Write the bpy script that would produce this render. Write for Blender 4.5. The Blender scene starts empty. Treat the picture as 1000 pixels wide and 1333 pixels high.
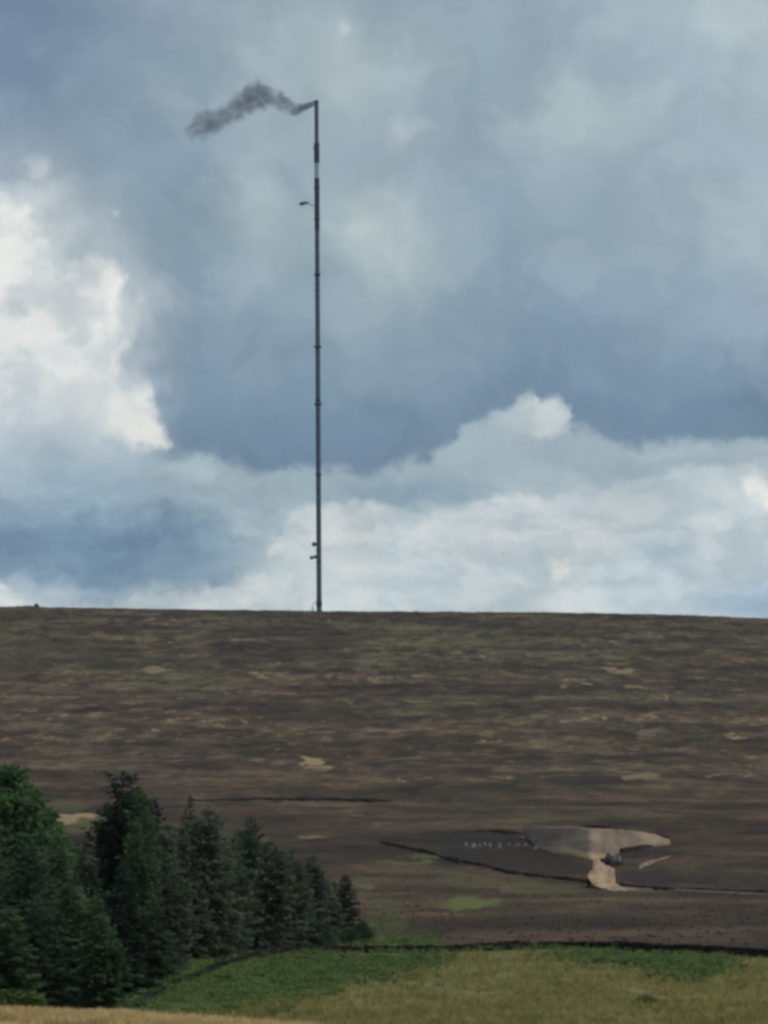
import bpy, math, random
import numpy as np
from mathutils import Vector, Matrix, Euler

random.seed(7)
rng = np.random.default_rng(11)
scene = bpy.context.scene
HAZE = 1.6e-5
col = scene.collection
R = math.radians

# ------------------------------------------------------------------ camera
VF = R(14.4)
F = 666.5 / math.tan(VF / 2)                 # focal length in photo pixels
PITCH = math.atan((1100 - 666.5) / F)
ROLL = R(-0.38)
cam_rot = Matrix.Rotation(R(90) + PITCH, 3, 'X') @ Matrix.Rotation(ROLL, 3, 'Z')
camd = bpy.data.cameras.new('camera')
cam = bpy.data.objects.new('camera', camd)
col.objects.link(cam)
cam.rotation_euler = cam_rot.to_euler()
camd.sensor_fit = 'VERTICAL'
camd.sensor_height = 24
camd.lens = 12 / math.tan(VF / 2)
camd.clip_start = 0.5
camd.clip_end = 60000
scene.camera = cam
M3 = np.array(cam_rot)


def ray(px, py):
    """direction of a photo pixel, scaled to one metre of depth: x = u*d, z = w*d"""
    px = np.asarray(px, float); py = np.asarray(py, float)
    c = np.stack([(px - 500) / F, (666.5 - py) / F, -np.ones_like(px + py)], -1)
    d = c @ M3.T
    return d[..., 0] / d[..., 1], d[..., 2] / d[..., 1]


def to_px(x, y, z):
    p = np.stack([x, y, z], -1) @ M3
    return 500 + F * p[..., 0] / -p[..., 2], 666.5 - F * p[..., 1] / -p[..., 2]


# ------------------------------------------------------------------ noise (numpy)
_perm = np.random.default_rng(3).random((256, 256))


def vnoise(x, y):
    x = np.asarray(x, float); y = np.asarray(y, float)
    xi = np.floor(x).astype(int); yi = np.floor(y).astype(int)
    fx = x - xi; fy = y - yi
    fx = fx * fx * (3 - 2 * fx); fy = fy * fy * (3 - 2 * fy)
    g = lambda a, b: _perm[a & 255, b & 255]
    return (g(xi, yi) * (1 - fx) + g(xi + 1, yi) * fx) * (1 - fy) + (g(xi, yi + 1) * (1 - fx) + g(xi + 1, yi + 1) * fx) * fy


def fbm(x, y, o=4):
    s = 0; a = 0.5; t = 0
    for k in range(o):
        s = s + a * vnoise(x * 2 ** k + 17.3 * k, y * 2 ** k + 9.1 * k); t += a; a *= 0.5
    return s / t


def sstep(a, b, x):
    t = np.clip((x - a) / (b - a), 0, 1)
    return t * t * (3 - 2 * t)


# ------------------------------------------------------------------ helpers: objects
def tag(o, label=None, cat=None, group=None, kind=None):
    if label: o['label'] = label
    if cat: o['category'] = cat
    if group: o['group'] = group
    if kind: o['kind'] = kind
    return o


def mesh_obj(name, v, f, mat, parent=None, smooth=False):
    """v: (N,3) array; f: list of faces or (M,k) array"""
    me = bpy.data.meshes.new(name)
    v = np.asarray(v, float)
    if isinstance(f, np.ndarray):
        n, k = f.shape
        me.vertices.add(len(v)); me.vertices.foreach_set('co', v.ravel())
        me.loops.add(n * k); me.loops.foreach_set('vertex_index', f.ravel().astype(np.int32))
        me.polygons.add(n); me.polygons.foreach_set('loop_start', np.arange(0, n * k, k, dtype=np.int32))
        me.update(calc_edges=True)
    else:
        me.from_pydata([tuple(a) for a in v], [], f)
    if smooth:
        me.polygons.foreach_set('use_smooth', np.ones(len(me.polygons), bool))
    me.update()
    me.materials.append(mat)
    o = bpy.data.objects.new(name, me)
    col.objects.link(o)
    if parent is not None: o.parent = parent
    return o


def empty(name, loc):
    o = bpy.data.objects.new(name, None)
    o.empty_display_size = 0.5
    o.location = loc
    col.objects.link(o)
    return o


def attr(o, name, vals):
    a = o.data.attributes.new(name, 'FLOAT', 'POINT')
    a.data.foreach_set('value', np.asarray(vals, np.float32).ravel())


def grid_faces(nr, nc):
    i = np.arange(nr - 1)[:, None] * nc + np.arange(nc - 1)[None, :]
    return np.stack([i, i + 1, i + nc + 1, i + nc], -1).reshape(-1, 4)


class MB:
    """collects shapes into one mesh"""
    def __init__(s): s.v = []; s.f = []
    def add(s, v, f):
        b = len(s.v); s.v += [tuple(p) for p in v]; s.f += [tuple(b + i for i in q) for q in f]
    def tube(s, pts, rad, n=12, cap=True):
        pts = [Vector(p) for p in pts]; vs = []; fs = []
        for i, p in enumerate(pts):
            t = (pts[min(i + 1, len(pts) - 1)] - pts[max(i - 1, 0)]).normalized()
            a = t.cross(Vector((0, 1, 0)) if abs(t.y) < 0.9 else Vector((1, 0, 0))).normalized(); b = t.cross(a)
            for k in range(n):
                w = 2 * math.pi * k / n
                vs.append(p + (a * math.cos(w) + b * math.sin(w)) * rad[i])
        for i in range(len(pts) - 1):
            for k in range(n):
                fs.append((i * n + k, i * n + (k + 1) % n, (i + 1) * n + (k + 1) % n, (i + 1) * n + k))
        if cap:
            fs.append(tuple(reversed(range(n)))); fs.append(tuple((len(pts) - 1) * n + k for k in range(n)))
        s.add(vs, fs)
    def box(s, c, size, rot=None, jit=0):
        m = rot if rot is not None else Matrix.Identity(3)
        vs = []
        for x in (-.5, .5):
            for y in (-.5, .5):
                for z in (-.5, .5):
                    p = Vector((x * size[0], y * size[1], z * size[2]))
                    if jit: p += Vector([random.uniform(-jit, jit) * q for q in size])
                    vs.append(Vector(c) + m @ p)
        s.add(vs, [(0, 1, 3, 2), (4, 6, 7, 5), (0, 4, 5, 1), (2, 3, 7, 6), (0, 2, 6, 4), (1, 5, 7, 3)])
    def build(s, name, mat, parent=None, smooth=False):
        return mesh_obj(name, np.array(s.v), s.f, mat, parent, smooth)


# ------------------------------------------------------------------ helpers: nodes
def lin(c):
    return tuple(((v / 255) / 12.92 if v / 255 <= .04045 else ((v / 255 + .055) / 1.055) ** 2.4) for v in c) + (1,)


class NT:
    def __init__(s, tree): s.t = tree; s.n = tree.nodes; s.l = tree.links
    def put(s, node, i, v):
        if isinstance(v, bpy.types.NodeSocket): s.l.new(v, node.inputs[i])
        elif v is not None: node.inputs[i].default_value = v
    def math(s, op, a, b=None, c=None, clamp=False):
        n = s.n.new('ShaderNodeMath'); n.operation = op; n.use_clamp = clamp
        for i, v in enumerate((a, b, c)):
            if v is not None: s.put(n, i, v)
        return n.outputs[0]
    def vec(s, op, a, b=None, c=None):
        n = s.n.new('ShaderNodeVectorMath'); n.operation = op
        for i, v in enumerate((a, b, c)):
            if v is not None: s.put(n, i, v)
        return n.outputs['Value'] if op in ('DISTANCE', 'LENGTH', 'DOT_PRODUCT') else n.outputs['Vector']
    def xyz(s, x, y, z):
        n = s.n.new('ShaderNodeCombineXYZ')
        for i, v in enumerate((x, y, z)): s.put(n, i, v)
        return n.outputs[0]
    def sep(s, v):
        n = s.n.new('ShaderNodeSeparateXYZ'); s.put(n, 0, v); return n.outputs
    def noise(s, v, scale, detail=4, rough=.5, dim='3D', out='Fac', dist=0):
        n = s.n.new('ShaderNodeTexNoise'); n.noise_dimensions = dim
        s.put(n, 'Vector', v); n.inputs['Scale'].default_value = scale
        n.inputs['Detail'].default_value = detail; n.inputs['Roughness'].default_value = rough
        n.inputs['Distortion'].default_value = dist
        return n.outputs[0] if out == 'Fac' else n.outputs[1]
    def smooth(s, x, a, b, lo=0., hi=1.):
        n = s.n.new('ShaderNodeMapRange'); n.interpolation_type = 'SMOOTHSTEP'
        s.put(n, 0, x); s.put(n, 1, a); s.put(n, 2, b); n.inputs[3].default_value = lo; n.inputs[4].default_value = hi
        return n.outputs[0]
    def mix(s, f, a, b, blend='MIX'):
        n = s.n.new('ShaderNodeMix'); n.data_type = 'RGBA'; n.blend_type = blend
        s.put(n, 0, f); s.put(n, 6, a); s.put(n, 7, b)
        return n.outputs[2]
    def ramp(s, f, stops, interp='LINEAR'):
        n = s.n.new('ShaderNodeValToRGB'); r = n.color_ramp; r.interpolation = interp
        r.elements[0].position, r.elements[0].color = stops[0]
        r.elements[1].position, r.elements[1].color = stops[-1]
        for p, c in stops[1:-1]:
            e = r.elements.new(p); e.color = c
        s.put(n, 0, f); return n.outputs[0]
    def curve(s, x, pts):
        n = s.n.new('ShaderNodeFloatCurve'); m = n.mapping; m.use_clip = False
        c = m.curves[0]
        c.points[0].location = pts[0]; c.points[1].location = pts[-1]
        for p in pts[1:-1]: c.points.new(*p)
        m.update(); s.put(n, 1, x); return n.outputs[0]
    def attr(s, name):
        n = s.n.new('ShaderNodeAttribute'); n.attribute_name = name; return n.outputs['Fac']


def material(name):
    m = bpy.data.materials.new(name); m.use_nodes = True
    t = NT(m.node_tree); b = m.node_tree.nodes['Principled BSDF']
    b.inputs['Roughness'].default_value = .95
    b.inputs['Specular IOR Level'].default_value = .15
    return m, t, b


def plain(name, a, b_, scale, rough=.9, spec=.2, detail=4):
    """two-tone noisy material in object space"""
    m, t, b = material(name)
    tc = t.n.new('ShaderNodeTexCoord').outputs['Object']
    f = t.smooth(t.noise(tc, scale, detail, .6), .3, .7)
    t.l.new(t.mix(f, a + (1,), b_ + (1,)), b.inputs['Base Color'])
    b.inputs['Roughness'].default_value = rough; b.inputs['Specular IOR Level'].default_value = spec
    return m


# ================================================================== SKY (world)
world = bpy.data.worlds.new('World'); scene.world = world
world.use_nodes = True
W = NT(world.node_tree)
for n in list(W.n): W.n.remove(n)
SUN_EL, SUN_AZ = R(52), R(140)              # azimuth measured from +Y (view) towards +X
sunv = Vector((math.sin(SUN_AZ) * math.cos(SUN_EL), math.cos(SUN_AZ) * math.cos(SUN_EL), math.sin(SUN_EL)))
sky = W.n.new('ShaderNodeTexSky'); sky.sky_type = 'NISHITA'; sky.sun_disc = False
sky.sun_elevation = SUN_EL; sky.sun_rotation = SUN_AZ
bg1 = W.n.new('ShaderNodeBackground'); bg1.inputs[1].default_value = .1
W.l.new(sky.outputs[0], bg1.inputs[0])

dirv = W.n.new('ShaderNodeTexCoord').outputs['Generated']
dx, dy, dz = W.sep(dirv)
az = W.math('ARCTAN2', dx, dy); el = W.math('ARCSINE', dz)
SX0 = W.math('MULTIPLY_ADD', az, F, 500.)    # azimuth and elevation of the sky in fine units
SY0 = W.math('MULTIPLY_ADD', el, -F, 1100.)


def S(px, py):
    u, w = ray(px, py)
    n = np.sqrt(u * u + 1 + w * w)
    return 500 + F * np.arctan2(u, 1), 1100 - F * np.arcsin(w / n)


P0 = W.xyz(SX0, SY0, 0.)
big = W.noise(P0, 1 / 150, 5, .55, '2D', 'Color')
fine = W.noise(P0, 1 / 38, 6, .58, '2D', 'Color')
bv = W.vec('SUBTRACT', big, (.5, .5, .5)); fv = W.vec('SUBTRACT', fine, (.5, .5, .5))
P_soft = W.vec('MULTIPLY_ADD', bv, (150, 110, 0), W.vec('MULTIPLY_ADD', fv, (34, 28, 0), P0))
tiny = W.noise(P0, 1 / 15, 4, .6, '2D', 'Color')
P_edge = W.vec('MULTIPLY_ADD', bv, (30, 30, 0), W.vec('MULTIPLY_ADD', fv, (38, 34, 0), W.vec('MULTIPLY_ADD', W.vec('SUBTRACT', tiny, (.5, .5, .5)), (13, 13, 0), P0)))
P_mid = W.vec('MULTIPLY_ADD', bv, (60, 46, 0), W.vec('MULTIPLY_ADD', fv, (22, 22, 0), P0))
sx, sy, _ = W.sep(P_mid)
sx2, sy2, _ = W.sep(P_soft)

cols = {
 0: {0:(112,133,160),80:(122,142,168),160:(140,158,178),220:(158,172,188),270:(200,210,214),420:(214,220,222),500:(203,211,217),550:(185,198,208),620:(165,184,200),670:(135,158,182),700:(112,138,166),740:(120,145,172),775:(185,198,208),800:(195,205,212)},
 125: {0:(128,147,168),100:(130,150,170),200:(135,155,174),260:(150,166,182),330:(172,186,197),400:(205,213,218),480:(203,211,217),550:(178,193,205),610:(158,178,194),660:(145,167,187),700:(110,137,166),750:(118,144,171),780:(150,170,190)},
 250: {0:(145,161,178),100:(138,157,174),200:(135,155,173),300:(135,155,172),400:(132,152,172),500:(122,145,168),580:(112,136,161),610:(140,161,180),650:(152,172,188),690:(118,144,170),740:(128,152,175),770:(165,182,196),800:(195,206,212)},
 375: {0:(152,167,181),80:(165,181,191),150:(155,172,184),230:(150,167,182),300:(158,176,186),380:(142,161,178),480:(125,147,169),560:(112,136,161),600:(106,129,156),640:(150,170,186),690:(170,186,198),760:(192,204,211)},
 500: {0:(150,166,181),100:(165,182,192),200:(148,165,180),300:(172,188,195),380:(158,175,187),460:(135,156,175),550:(114,138,163),600:(110,133,159),640:(140,161,180),700:(196,205,210),780:(193,205,212)},
 625: {0:(146,164,180),100:(143,162,178),200:(148,166,182),300:(142,162,180),400:(134,156,176),500:(128,149,172),560:(136,156,175),620:(158,176,189),680:(190,202,210),780:(190,204,212)},
 750: {0:(150,168,184),80:(152,170,185),150:(168,185,194),220:(152,170,186),300:(146,165,182),400:(132,154,176),500:(122,144,170),550:(112,135,162),590:(153,171,185),630:(176,191,201),700:(193,204,211),780:(188,202,212)},
 875: {0:(165,182,194),100:(158,176,190),200:(155,173,188),300:(153,171,187),400:(140,161,180),500:(118,141,167),560:(108,131,158),590:(156,174,187),640:(183,197,206),700:(182,197,208),760:(178,195,209)},
 1000: {0:(178,193,202),100:(168,184,196),200:(158,175,190),300:(170,187,197),400:(152,170,188),480:(125,147,171),550:(106,129,157),590:(156,173,187),650:(196,206,211),720:(183,198,209),790:(160,183,208)},
}
ramps = []
fy = W.math('DIVIDE', sy2, 800.)
for cx, st in cols.items():
    ramps.append((cx, W.ramp(fy, [(y / 800, lin(c)) for y, c in sorted(st.items())], 'EASE')))
c = ramps[0][1]
for (xa, _), (xb, rb) in zip(ramps, ramps[1:]):
    c = W.mix(W.smooth(sx2, float(xa) + 5, float(xb) - 5), c, rb)


def soft(c, x, y, rx, ry, colour, a, P=P_mid):
    X, Y = S(x, y)
    d = W.vec('LENGTH', W.vec('MULTIPLY', W.vec('SUBTRACT', P, (float(X), float(Y), 0)), (1 / rx, 1 / ry, 0)))
    return W.mix(W.math('MULTIPLY', W.smooth(d, 1.25, .15), a), c, lin(colour))


# broad soft patches of light and shade
for a in [(445,75,50,75,(176,191,197),.75), (520,172,26,28,(178,190,202),.7), (545,165,30,14,(170,185,197),.5), (340,270,42,75,(172,190,197),.75),
          (330,350,50,40,(160,178,190),.5), (500,320,60,70,(178,192,198),.6), (470,300,24,22,(190,201,205),.6), (540,350,50,60,(172,188,195),.55), (790,150,95,45,(171,188,196),.7),
          (860,120,40,20,(172,188,198),.5), (965,300,50,60,(172,189,199),.6), (960,20,80,40,(182,197,203),.7), (40,60,110,120,(112,133,161),.6),
          (200,250,90,60,(133,153,171),.55), (38,218,17,20,(196,206,212),.85), (150,283,9,8,(188,199,206),.7), (270,440,120,60,(126,147,169),.5),
          (640,280,70,60,(138,158,177),.5), (620,190,60,40,(146,164,180),.4), (560,130,70,40,(146,165,180),.5), (215,440,22,16,(150,170,185),.5),
          (230,140,80,40,(141,159,176),.4), (700,60,90,40,(148,166,181),.4)]:
    c = soft(c, *a)


def edge_curve(pts):
    XY = [S(x, y) for x, y in pts]
    q = [(float((X + 200) / 1400), float(Y / 800)) for X, Y in XY]
    if q[0][0] > 0: q = [(0., q[0][1])] + q
    if q[-1][0] < 1: q = q + [(1., q[-1][1])]
    return q


ex, ey, _ = W.sep(P_edge)
xn = W.math('MULTIPLY_ADD', ex, 1 / 1400, 200 / 1400)
# base of the dark cloud deck against the lighter deck behind it
f1 = W.math('MULTIPLY', W.curve(xn, edge_curve([(60,590),(150,585),(215,592),(300,603),(350,611),(420,613),(480,610),(530,602),(570,588),(600,566),(625,546),(660,530),(680,507),(690,504),(697,519),(708,519),(726,521),(738,552),(765,567),(800,577),(850,579),(900,577),(1000,573)])), 800.)
s1 = W.math('SUBTRACT', ey, f1)               # positive below the edge
m1 = W.smooth(sx, 120., 260.)
dark = W.math('MULTIPLY', W.math('MULTIPLY', W.smooth(s1, -95., -8.), W.smooth(s1, 14., -8.)), m1)
c = W.mix(W.math('MULTIPLY', dark, .8), c, lin((107, 130, 157)))
lite = W.math('MULTIPLY', W.math('MULTIPLY', W.smooth(s1, -12., 14.), W.smooth(s1, 75., 15.)), m1)
c = W.mix(W.math('MULTIPLY', lite, .85), c, lin((158, 176, 189)))
below = W.smooth(s1, -11., 14.)
c2 = soft(c, 690, 546, 56, 38, (188, 200, 207), .85, P_edge)
c2 = soft(c2, 640, 590, 90, 50, (170, 186, 196), .7)
c2 = soft(c2, 712, 542, 24, 24, (205, 213, 215), .85, P_edge); c2 = soft(c2, 688, 522, 12, 16, (199, 208, 212), .7, P_edge)
c2 = soft(c2, 520, 645, 90, 26, (134, 156, 177), .85)
c2 = soft(c2, 600, 640, 60, 22, (142, 162, 181), .6)
c2 = soft(c2, 850, 598, 170, 18, (153, 170, 185), .6)
c2 = soft(c2, 900, 590, 120, 10, (172, 186, 196), .5)
c = W.mix(below, c, c2)
c = soft(c, 245, 614, 70, 16, (168, 186, 197), .8)
c = soft(c, 130, 712, 150, 38, (109, 136, 166), .7)
c = soft(c, 290, 715, 70, 28, (140, 164, 184), .6)
# pale far deck above the hill
f2 = W.math('MULTIPLY', W.curve(xn, edge_curve([(60,798),(100,793),(140,786),(180,775),(260,766),(320,753),(348,738),(356,708),(365,692),(390,670),(420,651),(480,653),(520,661),(560,669),(600,666),(625,653),(680,640),(720,645),(760,640),(800,628),(850,615),(1000,606)])), 800.)
s2 = W.math('SUBTRACT', ey, f2)
lf = W.math('MULTIPLY', W.smooth(s2, -7., 8.), W.smooth(sx, 1050., 560., .35, 1.))
c = W.mix(W.math('MULTIPLY', lf, .8), c, W.mix(W.smooth(W.noise(P0, 1 / 60, 5, .6, '2D'), .35, .7), lin((190, 203, 211)), lin((206, 212, 214))))
for a in [(450,690,70,30,(208,213,214),.6), (560,770,90,26,(188,204,213),.6), (800,690,90,25,(199,208,214),.5), (860,720,70,24,(176,194,206),.6), (930,685,30,7,(205,213,216),.6),
          (970,775,60,26,(163,186,210),.75), (890,665,60,10,(196,206,213),.5), (330,775,70,16,(205,212,215),.5), (400,720,30,40,(204,210,213),.4), (640,745,60,20,(186,202,212),.4)]:
    c = soft(c, *a)


def puffs(c, circles, amp_soft, c_hi, c_lo, s0=-9., s1_=7., lo_scale=1 / 70, op=1.):
    F_ = None
    for x, y, r in circles:
        X, Y = S(x, y)
        d = W.math('SUBTRACT', float(r), W.vec('DISTANCE', P_edge, (float(X), float(Y), 0)))
        if F_ is None: F_ = d
        else: F_ = W.math('SMOOTH_MAX', F_, d, 14.)
    al = W.math('MULTIPLY', W.smooth(F_, s0, s1_), op)
    shade = W.smooth(W.noise(W.vec('ADD', P_mid, (310, 90, 0)), lo_scale, 5, .55, '2D'), .36, .62)
    return W.mix(al, c, W.mix(shade, lin(c_lo), lin(c_hi)))


# bright sunlit cumulus on the left
c = puffs(c, [(-10,300,50),(0,330,55),(15,380,52),(60,425,66),(112,385,44),(132,362,26),(95,455,62),(20,470,80),(-60,400,110),(140,440,32),(110,490,44),(40,510,40)], 0, (234, 236, 234), (203, 211, 216), -10., 9.)
c = soft(c, 22, 402, 22, 26, (190, 199, 206), .85, P_edge); c = soft(c, 60, 470, 70, 26, (212, 218, 221), .6); c = soft(c, 45, 350, 14, 30, (196, 206, 212), .5, P_edge)
c = soft(c, 95, 362, 24, 26, (188, 198, 206), .5)
c = soft(c, 78, 400, 16, 34, (200, 209, 215), .6, P_edge); c = soft(c, 118, 412, 34, 14, (204, 212, 217), .6, P_edge); c = soft(c, 100, 330, 26, 26, (168, 183, 196), .6, P_edge)
c = soft(c, 60, 540, 110, 45, (186, 199, 209), .75)
c = soft(c, 130, 560, 55, 40, (190, 202, 211), .6)
c = soft(c, 120, 525, 75, 42, (210, 217, 220), .85)
c = soft(c, 150, 585, 70, 26, (178, 193, 205), .6)
c = puffs(c, [(168,540,25),(184,523,16),(182,562,20),(148,536,15),(196,573,10)], 0, (229, 231, 228), (212, 218, 219), -13., 10.)
# small lit scraps
c = puffs(c, [(722,748,9),(733,744,7)], 0, (226, 227, 222), (214, 218, 218), -9., 7.)
c = puffs(c, [(985,640,9),(1002,648,11)], 0, (228, 230, 228), (216, 221, 221), -12., 8.)
c = puffs(c, [(-8,782,26),(18,785,12)], 0, (206, 213, 216), (196, 206, 212), -6., 6.)
c = puffs(c, [(446,37,6)], 0, (200, 210, 213), (195, 206, 210), -12., 6., op=.6)
# fine mottling of the cloud
mot = W.noise(P_soft, 1 / 120, 7, .6, '2D')
c = W.mix(1., c, W.mix(W.smooth(mot, .3, .7), (.925, .93, .935, 1), (1.085, 1.085, 1.075, 1)), 'MULTIPLY')
mo2 = W.noise(W.vec('MULTIPLY', P_mid, (.45, 1.3, 1)), 1 / 42, 6, .6, '2D')
c = W.mix(W.smooth(SY0, 560., 680.), c, W.mix(1., c, W.mix(W.smooth(mo2, .34, .66), (.85, .885, .91, 1), (1.07, 1.06, 1.045, 1)), 'MULTIPLY'))
# torn wisps
wz = W.noise(W.vec('MULTIPLY', P_soft, (1., 1., 1)), 1 / 80, 4, .5, '2D')
wm = W.math('MULTIPLY', W.smooth(wz, .52, .72), W.smooth(W.noise(P0, 1 / 210, 2, .5, '2D'), .42, .6))
c = W.mix(W.math('MULTIPLY', W.math('MULTIPLY', wm, .2), W.smooth(SY0, 640., 420.)), c, lin((178, 192, 200)))
lum = W.vec('DOT_PRODUCT', c, (.3, .5, .2))
c = W.mix(1., c, W.mix(W.smooth(lum, .3, .7), (1.01, 1.012, .965, 1), (1.01, 1.0, .985, 1)), 'MULTIPLY')
bg2 = W.n.new('ShaderNodeBackground'); bg2.inputs[1].default_value = 1.0
W.l.new(c, bg2.inputs[0])
ms = W.n.new('ShaderNodeMixShader'); ms.inputs[0].default_value = .95
W.l.new(bg1.outputs[0], ms.inputs[1]); W.l.new(bg2.outputs[0], ms.inputs[2])
wo = W.n.new('ShaderNodeOutputWorld'); W.l.new(ms.outputs[0], wo.inputs[0])

sl = bpy.data.lights.new('sun', 'SUN'); sl.energy = 1.3; sl.angle = R(14); sl.color = (1, .95, .88)
so = bpy.data.objects.new('sun', sl); col.objects.link(so)
so.rotation_euler = (-sunv).to_track_quat('-Z', 'Y').to_euler()
so.location = (0, 0, 600)

# ================================================================== MOOR
_pd = np.array([0, 300, 420, 520, 700, 900, 1200, 1500, 2000, 2300, 2420, 2500, 2560, 2640, 2800, 3400, 6000, 12000.])
_py = np.array([1235, 1235, 1213, 1188, 1150, 1100, 1040, 985, 885, 829, 808.5, 798.5, 795.5, 0, 0, 0, 0, 0.])
_pz = _pd * (1100 - _py) / F
_pz[0:3] = -9.0
ZC = _pz[12]
_pz[13] = ZC - .8; _pz[14] = ZC - 4; _pz[15] = ZC - 25; _pz[16] = ZC - 160; _pz[17] = ZC - 420
_fd = np.linspace(0, 12000, 6001)
_fz = np.interp(_fd, _pd, _pz)
_k = np.hanning(41); _k /= _k.sum()
_sm = np.convolve(np.pad(_fz, 20, mode='edge'), _k, 'valid')
_k2 = np.hanning(15); _k2 /= _k2.sum()
_sm2 = np.convolve(np.pad(_fz, 7, mode='edge'), _k2, 'valid')
_wb = sstep(2150, 2350, _fd)
_fz = _sm * (1 - _wb) + _sm2 * _wb
_skx = np.array([-200, 0, 40, 60, 200, 415, 560, 700, 780, 850, 920, 1000, 1200.])
_sky_ = np.array([786, 789.5, 788.5, 790, 792.5, 795.3, 796, 797, 798, 799.5, 802, 805, 815.])
_cu, _cw = ray(_skx, _sky_)
_cx = _cu * 2560; _ch = _cw * 2560 - float(np.interp(2560, _fd, _fz))


def moor_z(x, y):
    x = np.asarray(x, float); y = np.asarray(y, float)
    z = np.interp(y, _fd, _fz)
    z = z + np.interp(x * 2560 / np.maximum(y, 300), _cx, _ch) * np.clip(y / 2560, 0, 1) ** 3
    a = sstep(430, 800, y)
    z = z + a * ((fbm(x / 90, y / 130, 3) - .5) * 1.9 + (fbm(x / 22 + 40, y / 30, 3) - .5) * .9) * (1 - .75 * sstep(2200, 2500, y))
    z = z + (fbm(x / 5 + 11, y / 6, 2) - .5) * (.25 + .5 * sstep(2300, 2500, y))
    return z


def hit(px, py, d0=330, d1=2640, zf=moor_z):
    """first point of the moor that a photo pixel's ray meets"""
    px = np.atleast_1d(np.asarray(px, float)); py = np.atleast_1d(np.asarray(py, float))
    u, w = ray(px, py)
    out = np.full(px.shape, d1, float)
    prev = np.full(px.shape, True)
    for d in np.arange(d0, d1, 3.):
        below = zf(u * d, np.full_like(u, d)) >= w * d
        new = below & prev
        out[new] = d; prev &= ~below
        if not prev.any(): break
    lo, hi = out - 3., out.copy()
    for _ in range(9):
        md = (lo + hi) / 2; bl = zf(u * md, md) >= w * md
        hi = np.where(bl, md, hi); lo = np.where(bl, lo, md)
    out = hi
    return np.stack([u * out, out, zf(u * out, out)], -1)


E_straw = [(205,872,32,4,.9),(180,891,44,2.5,.6),(403,989,16,6,1.1),(416,999,20,4,1.),(340,878,11,4.5,.9),(385,882,22,3,.7),(425,882,16,2.5,.8),(470,874,27,11,.6),(325,992,18,3,.7),(365,993,15,3,.7),(210,1006,20,5,.6),
 (105,997,20,4,.6),(60,976,12,3,.6),(100,966,30,4,.5),(50,944,55,4,.6),(808,872,24,4.5,.95),(730,893,12,3,.9),(768,892,15,2.8,1.),(825,894,16,3,.9),(860,909,11,3.5,.9),(850,930,6,8,.9),(840,952,32,6,.7),(960,958,24,2.8,1.),
 (985,943,14,3,.7),(830,1010,18,7,.8),(790,1003,14,2.5,.8),(930,1008,32,3.5,.7),(970,1008,15,2,.8),(545,979,9,3,.7),(650,1000,15,2.2,.6),(410,1088,27,3.2,.8),(672,917,8,3,.7),(675,943,8,2.2,.8),(690,873,10,2.2,.7),(700,863,17,3,.6),
 (95,1062,30,4.5,1.2),(80,1068,24,4,1.),(720,828,22,5,.5),(620,843,14,3,.5),(780,815,18,3,.5),(980,830,20,5,.5),(590,886,60,2.5,.5),(300,855,14,3,.5),(255,838,16,6,.5),(440,818,20,4,.4),(560,870,18,4,.4),(740,979,24,3,.4),
 (630,875,40,3,.4),(900,840,24,7,.45),(380,967,14,3,.5),(470,1151,12,5,.6),(492,1078,12,3,.5),(465,1060,16,3,.5),(655,1158,12,3,.6),(690,1228,60,3.,.55),(900,1234,60,3,.4),(500,1232,14,4,.8),(845,1117,10,2.5,.5)]
E_green = [(60,845,80,12,.55),(30,862,45,9,.5),(160,860,60,8,.35),(430,853,45,9,.5),(640,830,35,5,.45),(900,960,90,8,.5),(780,975,120,8,.35),(870,845,50,10,.35),(85,1050,34,10,.7),(105,1072,34,13,.85),(215,1085,30,14,.5),(300,905,80,8,.25),(720,850,60,6,.3),
 (612,1176,40,8,1.45),(585,1180,30,4,.9),(540,1122,32,4.5,.95),(512,1123,18,5,.9),(556,1114,26,5,.9),(700,1155,62,9,.75),(740,1160,30,6,.7),(640,1150,60,8,.5),(500,1205,34,22,.6),(525,1226,56,7,1.15),(562,1228,22,5,1.2),(500,1180,24,10,.6),
 (470,1150,18,10,.6),(890,1140,60,8,.4),(960,1145,40,8,.4),(560,1140,80,18,.35),(470,1210,30,14,.7),(170,1000,70,14,.3)]
E_dark = [(390,1040,125,3.8,1.1),(300,1046,60,5,.7),(615,1092,80,12,1.15),(650,1116,125,17,1.),(725,1132,55,10,1.1),(850,1111,60,9,1.),(845,1141,55,12,.85),(940,1140,80,9,.7),(420,830,60,8,.3),(900,1135,110,10,.45),(870,1110,50,14,.5),(150,905,150,10,.3),(600,905,120,6,.35),(480,925,90,4,.45),
 (800,915,60,6,.4),(960,975,60,8,.35),(300,935,120,8,.25),(850,1075,110,6,.35),(500,1098,20,3,.5)]


def patch(px, py, E):
    wx = px + (fbm(px / 22, py / 6, 3) - .5) * 44
    wy = py + (fbm(px / 18 + 50, py / 5 + 7, 3) - .5) * 13
    s = np.zeros_like(px)
    for x, y, rx, ry, a in E:
        m = (np.abs(px - x) < rx * 2 + 20) & (np.abs(py - y) < ry * 2 + 12)
        d = np.sqrt(((wx[m] - x) / rx) ** 2 + ((wy[m] - y) / ry) ** 2)
        s[m] = np.maximum(s[m], a * sstep(1.35, .45, d))
    return s


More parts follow.
